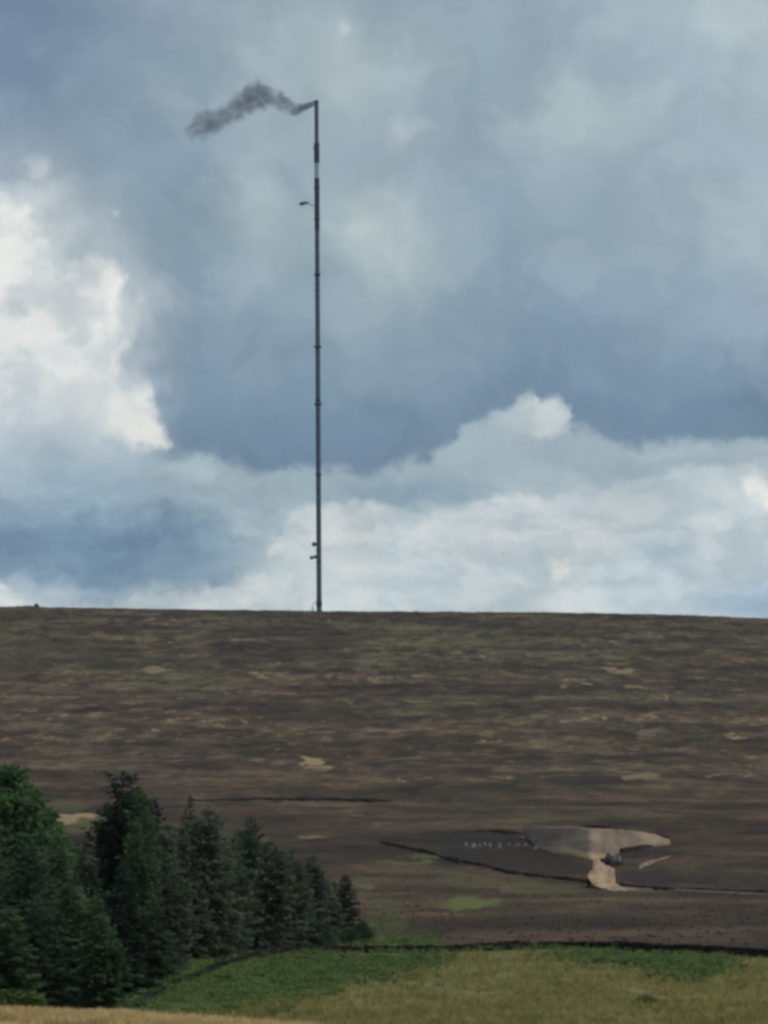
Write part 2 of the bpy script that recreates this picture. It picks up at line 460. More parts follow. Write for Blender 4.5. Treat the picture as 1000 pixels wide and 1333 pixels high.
ds = [5, 40, 90, 150, 210, 260, 300, 330, 360, 390, 410]
_dd = np.linspace(420, 2640, 8000)
_uy = to_px(np.zeros_like(_dd), _dd, np.interp(_dd, _fd, _fz))[1]
_acc = np.concatenate([[0], np.cumsum(np.abs(np.diff(_uy)) + .003 * np.diff(_dd))])
ds = np.concatenate([ds, np.interp(np.linspace(0, _acc[-1], 520), _acc, _dd), [2700, 2760, 2850, 3000, 3200, 3400]])
ts = np.concatenate([np.tan(np.radians([-45, -38, -32, -25, -19, -14, -10.5, -8, -6.6])), np.linspace(-.104, .104, 600), np.tan(np.radians([6.6, 8, 10.5, 14, 19, 25, 32, 38, 45]))])
D, T = np.meshgrid(ds, ts, indexing='ij')
X, Y = T * D, D
Z = moor_z(X, Y)
moor_px, moor_py = to_px(X, Y, Z)

moor_m, t, b = material('moorland')
pos = t.n.new('ShaderNodeNewGeometry').outputs['Position']
n1 = t.noise(pos, 1 / 75, 4, .55); n2 = t.noise(t.vec('MULTIPLY', pos, (1, .32, 1)), 1 / 12, 4, .56); n3 = t.noise(t.vec('MULTIPLY', pos, (1, .4, 1)), 1 / 3.2, 3, .5)
n4 = t.noise(t.vec('ADD', pos, (300, 90, 0)), 1 / 40, 4, .6)
px_, py_, pz_ = t.sep(pos)
brown = t.mix(t.smooth(n2, .36, .64), (.050, .034, .023, 1), (.098, .070, .046, 1))
olive = t.mix(t.smooth(n2, .3, .72), (.062, .058, .033, 1), (.125, .118, .066, 1))
mauve = t.mix(t.smooth(n2, .36, .64), (.074, .053, .043, 1), (.125, .096, .078, 1))
brown = t.mix(t.smooth(py_, 1500., 1000.), brown, t.mix(t.smooth(n2, .36, .64), (.046, .031, .021, 1), (.076, .053, .035, 1)))
up = t.smooth(py_, 1500., 2300.)              # upper moor: grassier
cc = t.mix(t.math('MULTIPLY', t.smooth(t.math('MULTIPLY_ADD', up, .08, n1), .51, .68), t.smooth(py_, 850., 1450., .25, 1.)), brown, olive)
cc = t.mix(t.math('MULTIPLY', t.smooth(n4, .48, .66), t.smooth(py_, 1000., 1500., .3, .85)), cc, mauve)
fl = t.math('MULTIPLY', t.smooth(t.noise(t.vec('MULTIPLY', pos, (1, .3, 1)), 1 / 9, 4, .58), .545, .66), t.smooth(py_, 1150., 1550., .08, .7))
cc = t.mix(fl, cc, t.mix(t.smooth(n4, .4, .6), (.16, .142, .088, 1), (.19, .16, .125, 1)))
dk = t.math('MULTIPLY', t.smooth(t.noise(t.vec('ADD', t.vec('MULTIPLY', pos, (1, .3, 1)), (77, 13, 5)), 1 / 10, 4, .58), .53, .66), t.smooth(py_, 900., 1400., .3, .75))
cc = t.mix(dk, cc, (.033, .026, .023, 1))
fs = t.noise(t.vec('ADD', t.vec('MULTIPLY', pos, (1, .25, 1)), (200, 31, 9)), 1 / 5.5, 3, .55)
fmask = t.math('MULTIPLY', t.smooth(t.noise(t.vec('ADD', pos, (90, 700, 0)), 1 / 60, 3, .5), .46, .58), t.smooth(py_, 1150., 1350.))
cc = t.mix(t.math('MULTIPLY', t.math('MULTIPLY', t.smooth(fs, .60, .67), .8), fmask), cc, (.25, .21, .145, 1))
cc = t.mix(1., cc, t.mix(t.smooth(t.noise(t.vec('ADD', pos, (0, 250, 40)), 1 / 80, 3, .55), .40, .60), (.70, .67, .65, 1), (1.28, 1.28, 1.2, 1)), 'MULTIPLY')
n5 = t.noise(t.vec('ADD', t.vec('MULTIPLY', pos, (.5, .2, 1)), (19, 61, 7)), 1 / 8, 4, .56)
cc = t.mix(1., cc, t.mix(t.smooth(n3, .3, .7), (.8, .8, .8, 1), (1.2, 1.2, 1.2, 1)), 'MULTIPLY')
cc = t.mix(1., cc, t.mix(t.smooth(n5, .36, .64), t.mix(up, (.84, .84, .84, 1), (.79, .79, .79, 1)), t.mix(up, (1.17, 1.17, 1.15, 1), (1.24, 1.23, 1.2, 1))), 'MULTIPLY')
ng = t.math('MULTIPLY_ADD', n3, .5, t.math('MULTIPLY', n2, .5))
def masked(cc, name, colour, k, nz, gain=.9):
    a = t.attr(name)
    f = t.smooth(t.math('MULTIPLY_ADD', t.math('SUBTRACT', nz, .5), gain, a), .12, .95)
    return t.mix(t.math('MULTIPLY', f, k), cc, colour)
f_d = t.attr('dark_heather')
cc = masked(cc, 'dark_heather', (.030, .024, .020, 1), .9, ng, 1.4)
cc = masked(cc, 'green_grass', t.mix(t.smooth(t.attr('green_grass'), .5, 1.3), (.085, .086, .045, 1), (.135, .165, .05, 1)), .85, ng, 2.2)
cc = masked(cc, 'straw_grass', t.mix(t.smooth(t.attr('straw_grass'), .5, 1.15), (.15, .125, .095, 1), (.36, .29, .17, 1)), .9, ng, 2.0)
cc = t.mix(1., cc, t.mix(up, (1.05, .92, .76, 1), (.86, .765, .67, 1)), 'MULTIPLY')
t.l.new(cc, b.inputs['Base Color'])
bump = t.n.new('ShaderNodeBump'); bump.inputs['Strength'].default_value = .8; bump.inputs['Distance'].default_value = .5
t.l.new(t.math('ADD', n3, n2), bump.inputs['Height']); t.l.new(bump.outputs[0], b.inputs['Normal'])

moor = mesh_obj('moorland', np.stack([X, Y, Z], -1).reshape(-1, 3), grid_faces(*X.shape), moor_m, smooth=True)
inb = (moor_py > 700) & (moor_py < 1400)
fx, fyy = moor_px.ravel(), moor_py.ravel()
attr(moor, 'straw_grass', patch(fx, fyy, E_straw)); attr(moor, 'green_grass', patch(fx, fyy, E_green)); attr(moor, 'dark_heather', patch(fx, fyy, E_dark))
tag(moor, kind='structure')

# ================================================================== FIELD
FZ = -8.0
wall_px = [(172, 1322), (200, 1302), (235, 1285), (257, 1277), (284, 1267), (324, 1254), (365, 1244), (420, 1241), (480, 1241), (580, 1241), (660, 1238), (720, 1235), (800, 1236), (880, 1240), (940, 1244), (1000, 1247), (1080, 1252)]
wl = []
for px, py in wall_px:
    u, w = ray(px, py); d = FZ / float(w); wl.append((float(u) * d, d))
wl = [(wl[0][0] - 2.0, 170.), (wl[0][0] - .8, 188.)] + wl + [(50, 284), (75, 272), (105, 255)]
wl = np.array(wl)
seg = np.sqrt((np.diff(wl, axis=0) ** 2).sum(1)); cum = np.concatenate([[0], np.cumsum(seg)])
LS = np.arange(0, cum[-1], .25)
wx_ = np.interp(LS, cum, wl[:, 0]); wy_ = np.interp(LS, cum, wl[:, 1])
kk = np.hanning(25); kk /= kk.sum()
wx_ = np.convolve(np.pad(wx_, 12, mode='edge'), kk, 'valid'); wy_ = np.convolve(np.pad(wy_, 12, mode='edge'), kk, 'valid')
nxv, nyv = np.gradient(wy_), -np.gradient(wx_)       # points into the field (to the right of travel)
nl = np.hypot(nxv, nyv); nxv /= nl; nyv /= nl


def wall_sd(x, y):
    """signed distance to the wall: positive inside the field"""
    x = np.asarray(x, float); y = np.asarray(y, float); sh = x.shape
    x = x.ravel(); y = y.ravel(); out = np.empty_like(x)
    for i in range(0, len(x), 4000):
        dx_ = x[i:i + 4000, None] - wx_[None, ::4]; dy_ = y[i:i + 4000, None] - wy_[None, ::4]
        j = np.argmin(dx_ ** 2 + dy_ ** 2, 1); r = np.arange(len(j))
        ddx, ddy = dx_[r, j], dy_[r, j]
        s = ddx * nxv[::4][j] + ddy * nyv[::4][j]
        out[i:i + 4000] = np.sign(s) * np.hypot(ddx, ddy)
    return out.reshape(sh)


def field_z(x, y, sd=None):
    if sd is None: sd = wall_sd(x, y)
    z = FZ + (fbm(np.asarray(x) / 9, np.asarray(y) / 14, 3) - .5) * .34 + (fbm(np.asarray(x) / 1.3, np.asarray(y) / 1.6, 2) - .5) * .10
    z = z - 3.4 * sstep(.2, -3.5, sd)
    return z - 3.0 * sstep(120, 60, np.asarray(y))


gx = np.concatenate([np.arange(-24, 32, .22), np.arange(32, 110, 2.)]); gy = np.concatenate([np.arange(55, 165, 5.), np.arange(165, 318, .8)])
GX, GY = np.meshgrid(gx, gy)
SD = wall_sd(GX, GY)
GZ = field_z(GX, GY, SD)
field_m, t, b = material('pasture')
pos = t.n.new('ShaderNodeNewGeometry').outputs['Position']
n1 = t.noise(t.vec('MULTIPLY', pos, (1, .45, 1)), 1 / 5, 4, .6); n2 = t.noise(t.vec('MULTIPLY', pos, (1, .4, 1)), 1 / 1.1, 4, .6)
cc = t.mix(t.smooth(n1, .35, .65), (.125, .12, .04, 1), (.235, .195, .07, 1))
cc = t.mix(t.math('MULTIPLY', t.smooth(n2, .5, .75), .5), cc, (.27, .22, .095, 1))
cc = t.mix(t.math('MULTIPLY', t.smooth(n2, .48, .25), .5), cc, (.05, .06, .022, 1))
cc = t.mix(t.smooth(t.math('MULTIPLY_ADD', t.math('SUBTRACT', n2, .5), .8, t.attr('bracken')), .3, .7), cc, (.034, .06, .02, 1))
t.l.new(cc, b.inputs['Base Color'])
field = mesh_obj('field', np.stack([GX, GY, GZ], -1).reshape(-1, 3), grid_faces(*GX.shape), field_m, smooth=True)
tag(field, kind='structure')

BR1 = [(180,1318),(205,1300),(250,1281),(300,1263),(372,1244),(480,1244),(592,1243),(566,1258),(505,1270),(455,1283),(400,1297),(330,1309),(270,1322),(200,1330)]
BR2 = [(690,1241),(760,1237),(860,1239),(965,1247),(948,1262),(910,1280),(865,1270),(830,1260),(760,1253)]


def inpoly(px, py, P):
    P = np.array(P, float); r = np.zeros(px.shape, bool)
    for (x1, y1), (x2, y2) in zip(P, np.roll(P, -1, 0)):
        c_ = ((y1 > py) != (y2 > py)) & (px < (x2 - x1) * (py - y1) / (y2 - y1 + 1e-9) + x1)
        r ^= c_
    return r


def scatter(P, n, rag=6):
    P = np.array(P, float)
    px = rng.uniform(P[:, 0].min() - rag, P[:, 0].max() + rag, n * 4); py = rng.uniform(P[:, 1].min() - rag, P[:, 1].max() + rag, n * 4)
    jx = px + (fbm(px / 14, py / 7, 2) - .5) * rag * 5; jy = py + (fbm(px / 14 + 9, py / 7 + 4, 2) - .5) * rag * 2
    m = inpoly(jx + rng.normal(0, rag * 3.4, len(jx)), jy + rng.normal(0, rag * .9, len(jx)), P)
    return px[m][:n], py[m][:n]


fpx, fpy = to_px(GX.ravel(), GY.ravel(), GZ.ravel())
jx = fpx + (fbm(fpx / 14, fpy / 7, 2) - .5) * 40; jy = fpy + (fbm(fpx / 14 + 9, fpy / 7 + 4, 2) - .5) * 14
attr(field, 'bracken', (inpoly(jx, jy, BR1) | inpoly(jx, jy, BR2)).astype(float))


def flat_hit(px, py, zf=None):
    u, w = ray(px, py); d = FZ / w
    if zf is not None:
        for _ in range(3): d = zf(u * d, d) / w
    return u * d, d


def blades(x, y, z, n, h, wd, lean, name, mat, hv=.35):
    """tufts of tapering grass blades, n blades at each point"""
    N = len(x); x = np.repeat(x, n); y = np.repeat(y, n); z = np.repeat(z, n); h = np.repeat(np.broadcast_to(h, (N,)), n)
    K = len(x); a = rng.uniform(0, 6.283, K); r = rng.uniform(0, .12, K)
    x = x + np.cos(a) * r; y = y + np.sin(a) * r
    hh = h * rng.uniform(1 - hv, 1 + hv, K); ln = rng.uniform(.1, lean, K) * hh; f = rng.uniform(0, 6.283, K)
    sx_, sy_ = np.cos(f) * wd * .5, np.sin(f) * wd * .5
    mx, my = np.cos(a) * ln, np.sin(a) * ln
    v = np.empty((K, 5, 3))
    v[:, 0] = np.stack([x - sx_, y - sy_, z - .03], -1); v[:, 1] = np.stack([x + sx_, y + sy_, z - .03], -1)
    v[:, 2] = np.stack([x + sx_ * .8 + mx * .35, y + sy_ * .8 + my * .35, z + hh * .6], -1)
    v[:, 3] = np.stack([x - sx_ * .8 + mx * .35, y - sy_ * .8 + my * .35, z + hh * .6], -1)
    v[:, 4] = np.stack([x + mx, y + my, z + hh], -1)
    i = np.arange(K)[:, None] * 5
    f1_ = np.concatenate([i + np.array([[0, 1, 2]]), i + np.array([[0, 2, 3]]), i + np.array([[3, 2, 4]])])
    return mesh_obj(name, v.reshape(-1, 3), f1_, mat)


def cards(P, A, Nn, L, Wd):
    """diamond leaves: root P, axis A, side vector from Nn, length L, width Wd"""
    A = A / np.linalg.norm(A, axis=1, keepdims=True)
    Sd = np.cross(A, Nn); Sd /= np.linalg.norm(Sd, axis=1, keepdims=True) + 1e-9
    L = L[:, None]; Wd = Wd[:, None]
    v = np.stack([P, P + A * L * .5 + Sd * Wd * .5, P + A * L, P + A * L * .5 - Sd * Wd * .5], 1)
    return v.reshape(-1, 3), np.arange(len(P) * 4).reshape(-1, 4)


def leafy(name, a, b_, scale, trans=.25):
    m, t, b = material(name)
    pos = t.n.new('ShaderNodeNewGeometry').outputs['Position']
    n = t.noise(pos, scale, 3, .6)
    n_ = t.noise(pos, scale * 9, 2, .6)
    cc = t.mix(t.smooth(t.math('MULTIPLY_ADD', n_, .5, t.math('MULTIPLY', n, .5)), .36, .64), a + (1,), b_ + (1,))
    t.l.new(cc, b.inputs['Base Color'])
    b.inputs['Transmission Weight'].default_value = 0
    tr = t.n.new('ShaderNodeBsdfTranslucent'); t.l.new(cc, tr.inputs[0])
    mx = t.n.new('ShaderNodeMixShader'); mx.inputs[0].default_value = trans
    t.l.new(b.outputs[0], mx.inputs[1]); t.l.new(tr.outputs[0], mx.inputs[2])
    t.l.new(mx.outputs[0], t.n['Material Output'].inputs[0])
    return m


grass_m = leafy('grass_blades', (.20, .188, .062), (.40, .345, .13), .25)
straw_m = leafy('straw_blades', (.42, .30, .13), (.72, .55, .28), .6)
bracken_m = leafy('bracken_fronds', (.064, .124, .038), (.21, .285, .085), .45)
heather_m = leafy('heather_sprigs', (.058, .037, .022), (.088, .060, .035), .05, .35)

# grass over the field
gp = [(150, 1345), (150, 1235), (1010, 1235), (1010, 1345)]
px, py = scatter(gp, 15000)
x, y = flat_hit(px, py, lambda a, b: field_z(a, b, np.full_like(a, 9.)))
sd = wall_sd(x, y); jx = px + (fbm(px / 14, py / 7, 2) - .5) * 30; jy = py + (fbm(px / 14 + 9, py / 7 + 4, 2) - .5) * 12
jx = jx + rng.normal(0, 20, len(jx)); jy = jy + rng.normal(0, 5.5, len(jy))
ok = (sd > .8) & ~inpoly(jx, jy, BR1) & ~inpoly(jx, jy, BR2)
ok &= (fbm(x / 1.5, y / 3, 2) > .36)
x, y = x[ok], y[ok]; z = field_z(x, y)
g = blades(x, y, z, 7, .2 + .22 * fbm(x / 3, y / 6, 2), .028, .8, 'grass', grass_m)
tag(g, 'rough yellow green grass of the sloping foreground field', 'grass', kind='stuff')


def bracken(P, n, name, zf, label, hmin=.3, hmax=.55, keep=None):
    px, py = scatter(P, n)
    if zf is None:
        x, y = flat_hit(px, py, lambda a, b: field_z(a, b, np.full_like(a, 9.)))
        ok = wall_sd(x, y) > .3; x, y = x[ok], y[ok]; z = field_z(x, y)
    else:
        x, y, z = zf(px, py)
    V, Fs, b0 = [], [], 0
    N = len(x); hgt = hmin + (hmax - hmin) * rng.random(N) * (.4 + 1.2 * fbm(x / 1.6, y / 2.5, 2))
    for k in range(5):                                 # five arching fronds on each plant
        a = rng.uniform(0, 6.283, N); ln = hgt * rng.uniform(.6, 1.1, N)
        root = np.stack([x, y, z], -1)
        for j in range(6):
            s = (j + 1) / 6
            for side in (-1, 1):
                c_ = root + np.stack([np.cos(a) * ln * s * .8, np.sin(a) * ln * s * .8, hgt * (1.25 * s - .55 * s * s)], -1)
                ang = a + side * rng.uniform(.9, 1.3, N)
                ax = np.stack([np.cos(ang), np.sin(ang), rng.uniform(-.35, .1, N)], -1)
                nn = np.stack([rng.normal(0, .3, N), rng.normal(0, .3, N), np.ones(N)], -1)
                v, f = cards(c_, ax, nn, ln * (.62 - .42 * s), ln * .26 * (1.15 - .7 * s))
                V.append(v); Fs.append(f + b0); b0 += len(v)
    o = mesh_obj(name, np.concatenate(V), np.concatenate(Fs), bracken_m)
    return tag(o, label, 'bracken', kind='stuff')


bracken(BR1, 2600, 'bracken', None, 'dark green bracken carpeting the left flank of the field below the wall')
bracken(BR2, 900, 'bracken', None, 'patch of dark green bracken against the wall on the right of the field')


def valley(px, py):
    u, w = ray(px, py); d = -9.0 / w
    return u * d, d, moor_z(u * d, d)
bracken([(200,1284),(235,1254),(290,1238),(372,1226),(478,1226),(478,1234),(372,1238),(300,1252),(250,1266),(206,1292)], 1500, 'bracken', valley, 'strip of dull green bracken between the conifers and the wall', .35, .6)


def moor_hit(px, py):
    p = hit(px, py); return p[:, 0], p[:, 1], p[:, 2]
bracken([(478,1234),(490,1222),(545,1220),(585,1224),(575,1234)], 260, 'bracken', moor_hit, 'bright green bracken just above the wall beside the end of the conifers', .3, .5)
bracken([(452,1210),(470,1185),(520,1190),(530,1215),(480,1225)], 130, 'bracken', moor_hit, 'thin dull bracken on the heather slope to the right of the conifers', .3, .5)
bracken([(-20,1310),(-20,1290),(20,1294),(48,1303),(48,1312)], 240, 'bracken', lambda px, py: (ray(px, py)[0] * 150, np.full(len(px), 150.), ray(px, py)[1] * 150 - .3), 'fresh green bracken at the bottom left corner above the straw bank', .3, .5)

def along_wall(px, py):
    k = rng.integers(20, int(165 / .25), len(px)); o = rng.normal(.1, .55, len(px))
    m_ = fbm(LS[k] / 5., LS[k] * 0 + 3.3, 3) > .33
    k, o = k[m_], o[m_]; x, y = wx_[k] + nxv[k] * o, wy_[k] + nyv[k] * o
    return x, y, np.where(o > .3, field_z(x, y), FZ + rng.uniform(-.25, .28, len(x)))
bracken([(200,1240),(500,1240),(500,1300),(200,1300)], 1150, 'bracken', along_wall, 'dark bracken sprawling over the stone wall below the conifers', .3, .6)

# ---------------------------------------------------------------- heather tufts
px = rng.uniform(-20, 1020, 5000); py = 1236 - 220 * rng.random(5000) ** 1.
m = (patch(px, py, E_green) < .45) & (patch(px, py, E_straw) < .4)
p = hit(px[m], py[m])
pk = np.stack([rng.uniform(-250, 250, 900), rng.uniform(2440, 2570, 900)], -1)
pk = np.column_stack([pk, moor_z(pk[:, 0], pk[:, 1])])
p = np.concatenate([p, pk])
V, Fs, b0 = [], [], 0
N = len(p); sz = .16 + .15 * rng.random(N) + .35 * (p[:, 1] > 2000)
for k in range(9):
    a = rng.uniform(0, 6.283, N)
    ax = np.stack([np.cos(a), np.sin(a), rng.uniform(.25, 1.3, N)], -1)
    nn = rng.normal(0, .45, (N, 3)) + np.array([0, -.35, 1.])
    root = p + np.stack([rng.normal(0, .3, N) * sz, rng.normal(0, .3, N) * sz, -.05 * np.ones(N)], -1)
    v, f = cards(root, ax, nn, sz * rng.uniform(.7, 1.2, N), sz * .5)
    V.append(v); Fs.append(f + b0); b0 += len(v)
ho = mesh_obj('heather', np.concatenate(V), np.concatenate(Fs), heather_m)
tag(ho, 'brown heather tufts covering the moor above the wall', 'heather', kind='stuff')

# ================================================================== VERGE (near straw bank)
vx = np.concatenate([np.arange(-40, -7, 1.5), np.arange(-7, 7, .12), np.arange(7, 41, 1.5)]); vy = np.concatenate([np.arange(-25, 30, 2.5), np.arange(30, 62, .25)])
VX, VY = np.meshgrid(vx, vy)


def verge_z(x, y):
    x = np.asarray(x, float); y = np.asarray(y, float)
    pxs = np.array([-300, 0, 100, 200, 300, 400, 600, 1000]); pys = np.array([1300, 1311.5, 1314.5, 1319, 1325, 1332, 1352, 1395.])
    u, w = ray(pxs, pys)
    ze = np.interp(x, u * 52, w * 52) - .10
    z = -1.7 + (ze + 1.7) * sstep(0, 50, y)
    z = z + (fbm(x / 1.2, y / 1.5, 3) - .5) * .07
    return z - 10 * sstep(53, 68, y)


VZ = verge_z(VX, VY)
verge_m, t, b = material('verge_soil')
pos = t.n.new('ShaderNodeNewGeometry').outputs['Position']
_, yy, _ = t.sep(pos)
n1 = t.noise(pos, 1.2, 5, .6)
cc = t.mix(t.smooth(n1, .35, .65), (.075, .05, .03, 1), (.22, .155, .085, 1))
cc = t.mix(t.smooth(t.math('MULTIPLY_ADD', n1, 4., yy), 50.2, 52.), cc, (.42, .31, .15, 1))
t.l.new(cc, b.inputs['Base Color'])
verge = mesh_obj('verge', np.stack([VX, VY, VZ], -1).reshape(-1, 3), grid_faces(*VX.shape), verge_m, smooth=True)
tag(verge, kind='structure')
n = 9000
x = rng.uniform(-6.2, 1.5, n); y = rng.uniform(44.5, 54, n)
ok = (fbm(x / .8, y / 1.2, 3) > .30 + .36 * sstep(50.2, 48.2, y)); x, y = x[ok], y[ok]
g = blades(x, y, verge_z(x, y), 8, .055 + .07 * fbm(x / .5, y / .8, 2), .009, 1.3, 'straw_grass', straw_m)
tag(g, 'pale straw coloured dry grass along the near bank at the bottom left', 'dry grass', kind='stuff')

# ================================================================== WALL
wall_m, t, b = material('wall_stone')
g_ = t.n.new('ShaderNodeNewGeometry')
cc = t.mix(g_.outputs['Random Per Island'], (.010, .010, .008, 1), (.036, .036, .029, 1))
nz = t.noise(g_.outputs['Position'], 1.2, 4, .6)
cc = t.mix(t.math('MULTIPLY', t.smooth(nz, .5, .7), .5), cc, (.022, .03, .013, 1))
t.l.new(cc, b.inputs['Base Color'])
mb = MB()
s = 0.
base0 = Vector((wx_[0], wy_[0], FZ - .6))
hts = []
for course in range(6):
    s = random.uniform(0, .3)
    while s < LS[-1] - .5:
        ln = random.uniform(.3, .65); i = min(int((s + ln / 2) / .25), len(LS) - 2)
        top = .52 - .2 * max(0, 1 - s / 120) + .3 * (float(fbm(s / 3.1, 2.2, 3)) - .5)
        h0 = -.75 + course * .25
        if h0 < top - .1:
            ang = math.atan2(nxv[i], -nyv[i])
            rot = Matrix.Rotation(math.atan2(-nxv[i], nyv[i]) , 3, 'Z') @ Matrix.Rotation(random.uniform(-.08, .08), 3, 'Y')
            zc = FZ + h0 + .12 + random.uniform(-.02, .02)
            thick = .62 - .04 * course
            mb.box((wx_[i] - base0.x, wy_[i] - base0.y, zc - base0.z), (ln * .97, thick, .24), rot, .09)
        s += ln
s = 0
while s < LS[-1] - .5:                                  # upright coping stones
    ln = random.uniform(.14, .3); i = min(int((s + ln / 2) / .25), len(LS) - 2)
    top = .52 - .2 * max(0, 1 - s / 120) + .3 * (float(fbm(s / 3.1, 2.2, 3)) - .5)
    rot = Matrix.Rotation(math.atan2(-nxv[i], nyv[i]), 3, 'Z') @ Matrix.Rotation(random.uniform(-.25, .25), 3, 'Y')
    if random.random() > .12:
        mb.box((wx_[i] - base0.x, wy_[i] - base0.y, FZ + top - .05 - base0.z), (ln * .9, .42, random.uniform(.2, .36)), rot, .12)
    s += ln
wall = mb.build('dry_stone_wall', wall_m)
wall.location = base0
tag(wall, 'dark dry stone wall curving along the far edge of the field below the moor', 'wall')

# ================================================================== TREES
bark_m = plain('bark', (.030, .024, .019), (.075, .062, .05), 3)
crown_m, t, b = material('tree_foliage')
oi = t.n.new('ShaderNodeObjectInfo')
tc = t.n.new('ShaderNodeTexCoord').outputs['Object']
off = t.vec('ADD', tc, t.xyz(t.math('MULTIPLY', oi.outputs['Random'], 50.), 0., 0.))
n1 = t.noise(off, .6, 3, .6); n2 = t.noise(off, 3.5, 2, .5)
v = t.smooth(t.math('MULTIPLY_ADD', n2, .35, t.math('MULTIPLY', n1, .65)), .34, .66)
cc = t.mix(1., oi.outputs['Color'], t.mix(v, (.66, .68, .7, 1), (1.36, 1.33, 1.28, 1)), 'MULTIPLY')
t.l.new(cc, b.inputs['Base Color'])
tr = t.n.new('ShaderNodeBsdfTranslucent'); t.l.new(cc, tr.inputs[0])
mx = t.n.new('ShaderNodeMixShader'); mx.inputs[0].default_value = .5
t.l.new(b.outputs[0], mx.inputs[1]); t.l.new(tr.outputs[0], mx.inputs[2]); t.l.new(mx.outputs[0], t.n['Material Output'].inputs[0])


def conifer_proto(seed, H=10., RB=2.2, power=.8, droop=.25, gap=.0, leaf=.42, tops=1, low=.04, per=8):
    """returns (trunk mesh data, crown mesh data) for a tree of height H and crown radius RB"""
    rd = random.Random(seed); rg = np.random.default_rng(seed)
    tb = MB()
    bend = [rd.uniform(-.15, .15), rd.uniform(-.15, .15)]
    axis = lambda z: Vector((bend[0] * (z / H) ** 2 * 2, bend[1] * (z / H) ** 2 * 2, z))
    zs = [0, .3, H * .25, H * .5, H * .75, H * .97]
    tb.tube([axis(z) for z in zs], [.24, .18, .14, .10, .06, .015], 8)
    P, A, L = [], [], []
    leaders = [(Vector((0, 0, 0)), H, 1.)]
    for k in range(tops - 1):
        leaders.append((Vector((rd.uniform(-.45, .45) * RB, rd.uniform(-.45, .45) * RB, 0)), H * rd.uniform(.72, .93), .7))
    for o0, HH, rs in leaders:
        if rs < 1:
            tb.tube([axis(HH * .3), axis(HH * .5) + o0 * .8, axis(HH * .9) + o0], [.08, .06, .015], 5)
        z = H * low if rs == 1. else HH * .45
        lop = [rd.uniform(.75, 1.2) for _ in range(8)]
        while z < HH * .985:
            tt = z / HH
            env = RB * rs * max(.05, (1 - tt) ** power) * (.62 + .38 * min(1, tt / .22))
            nb = rd.choice((4, 5, 5, 6)) if tt < .85 else 4
            a0 = rd.uniform(0, 6.28)
            for k in range(nb):
                if rd.random() < gap: continue
                a = a0 + k * 6.283 / nb + rd.uniform(-.35, .35)
                bl = env * rd.uniform(.62, 1.18) * lop[int((a % 6.283) / 6.283 * 8) % 8]
                rise = rd.uniform(-.1, .15) - droop * (1 - tt) + .5 * tt
                p0 = axis(z) + o0 * min(1, tt * 1.4)
                tip = p0 + Vector((math.cos(a) * bl, math.sin(a) * bl, rise * bl))
                if bl > .5:
                    mid = p0.lerp(tip, .5) + Vector((0, 0, .05 * bl))
                    tb.tube([p0, mid, tip], [.035, .022, .006], 3, False)
                m = max(3, int(per * (bl / 1.5) + 2))
                for j in range(m):
                    s = .15 + .85 * (j + rd.random()) / m
                    q = p0.lerp(tip, s)
                    for q_ in range(2):
                        dv = Vector((math.cos(a + rd.uniform(-1.1, 1.1)), math.sin(a + rd.uniform(-1.1, 1.1)), rd.uniform(-.55, .45)))
                        P.append(q + Vector((rd.gauss(0, .09), rd.gauss(0, .09), rd.gauss(0, .07)))); A.append(dv); L.append(leaf * rd.uniform(.6, 1.25) * (.75 + .4 * (1 - tt)))
            z += rd.uniform(.24, .38)
        for k in range(14):
            P.append(axis(HH) + o0 * 1. + Vector((0, 0, rd.uniform(-.7, -.05)))); A.append(Vector((rd.uniform(-.6, .6), rd.uniform(-.6, .6), 1))); L.append(leaf * .8)
    P = np.array([tuple(p) for p in P]); A = np.array([tuple(p) for p in A]); L = np.array(L)
    v, f = cards(P, A, rg.normal(0, 1, (len(P), 3)) + np.array([0, 0, .8]), L, L * rg.uniform(.34, .6, len(P)))
    return tb, v, f


def broad_proto(seed, H=10., RB=3., leaf=.34, n_clump=120, lo=.12):
    """rounded, many-clumped crown on branching limbs"""
    rd = random.Random(seed); rg = np.random.default_rng(seed)
    tb = MB()
    tb.tube([(0, 0, 0), (.05, .02, H * .2), (.1, -.05, H * .5), (0, .05, H * .8), (.05, 0, H * .95)], [.3, .22, .16, .09, .02], 8)
    P, A, L = [], [], []
    for k in range(n_clump):
        tt = rd.uniform(lo, 1)
        env = RB * (math.sin(math.pi * min(1, (.16 + .84 * tt) ** 1.05)) ** .6 if tt < .98 else .1) * (1.0 - .45 * tt)
        a = rd.uniform(0, 6.283); r = env * math.sqrt(rd.uniform(.15, 1.)) * rd.uniform(.8, 1.15)
        cpt = Vector((math.cos(a) * r, math.sin(a) * r, H * tt - rd.uniform(0, .3)))
        base = Vector((0, 0, max(.4, cpt.z - r * rd.uniform(.4, .8))))
        if r > .4: tb.tube([base, base.lerp(cpt, .55) + Vector((0, 0, -.1)), cpt], [.05, .03, .008], 3, False)
        cr = rd.uniform(.45, .85) * (1 - .4 * tt)
        for j in range(62):
            q = Vector((rd.gauss(0, 1), rd.gauss(0, 1), rd.gauss(0, .8))).normalized() * cr * rd.random() ** .5
            P.append(cpt + q); A.append(q + Vector((rd.gauss(0, .3), rd.gauss(0, .3), rd.gauss(0, .3)))); L.append(leaf * rd.uniform(.6, 1.2))
    P = np.array([tuple(p) for p in P]); A = np.array([tuple(p) for p in A]); L = np.array(L)
    v, f = cards(P, A, rg.normal(0, 1, (len(P), 3)), L, L * rg.uniform(.4, .7, len(P)))
    return tb, v, f


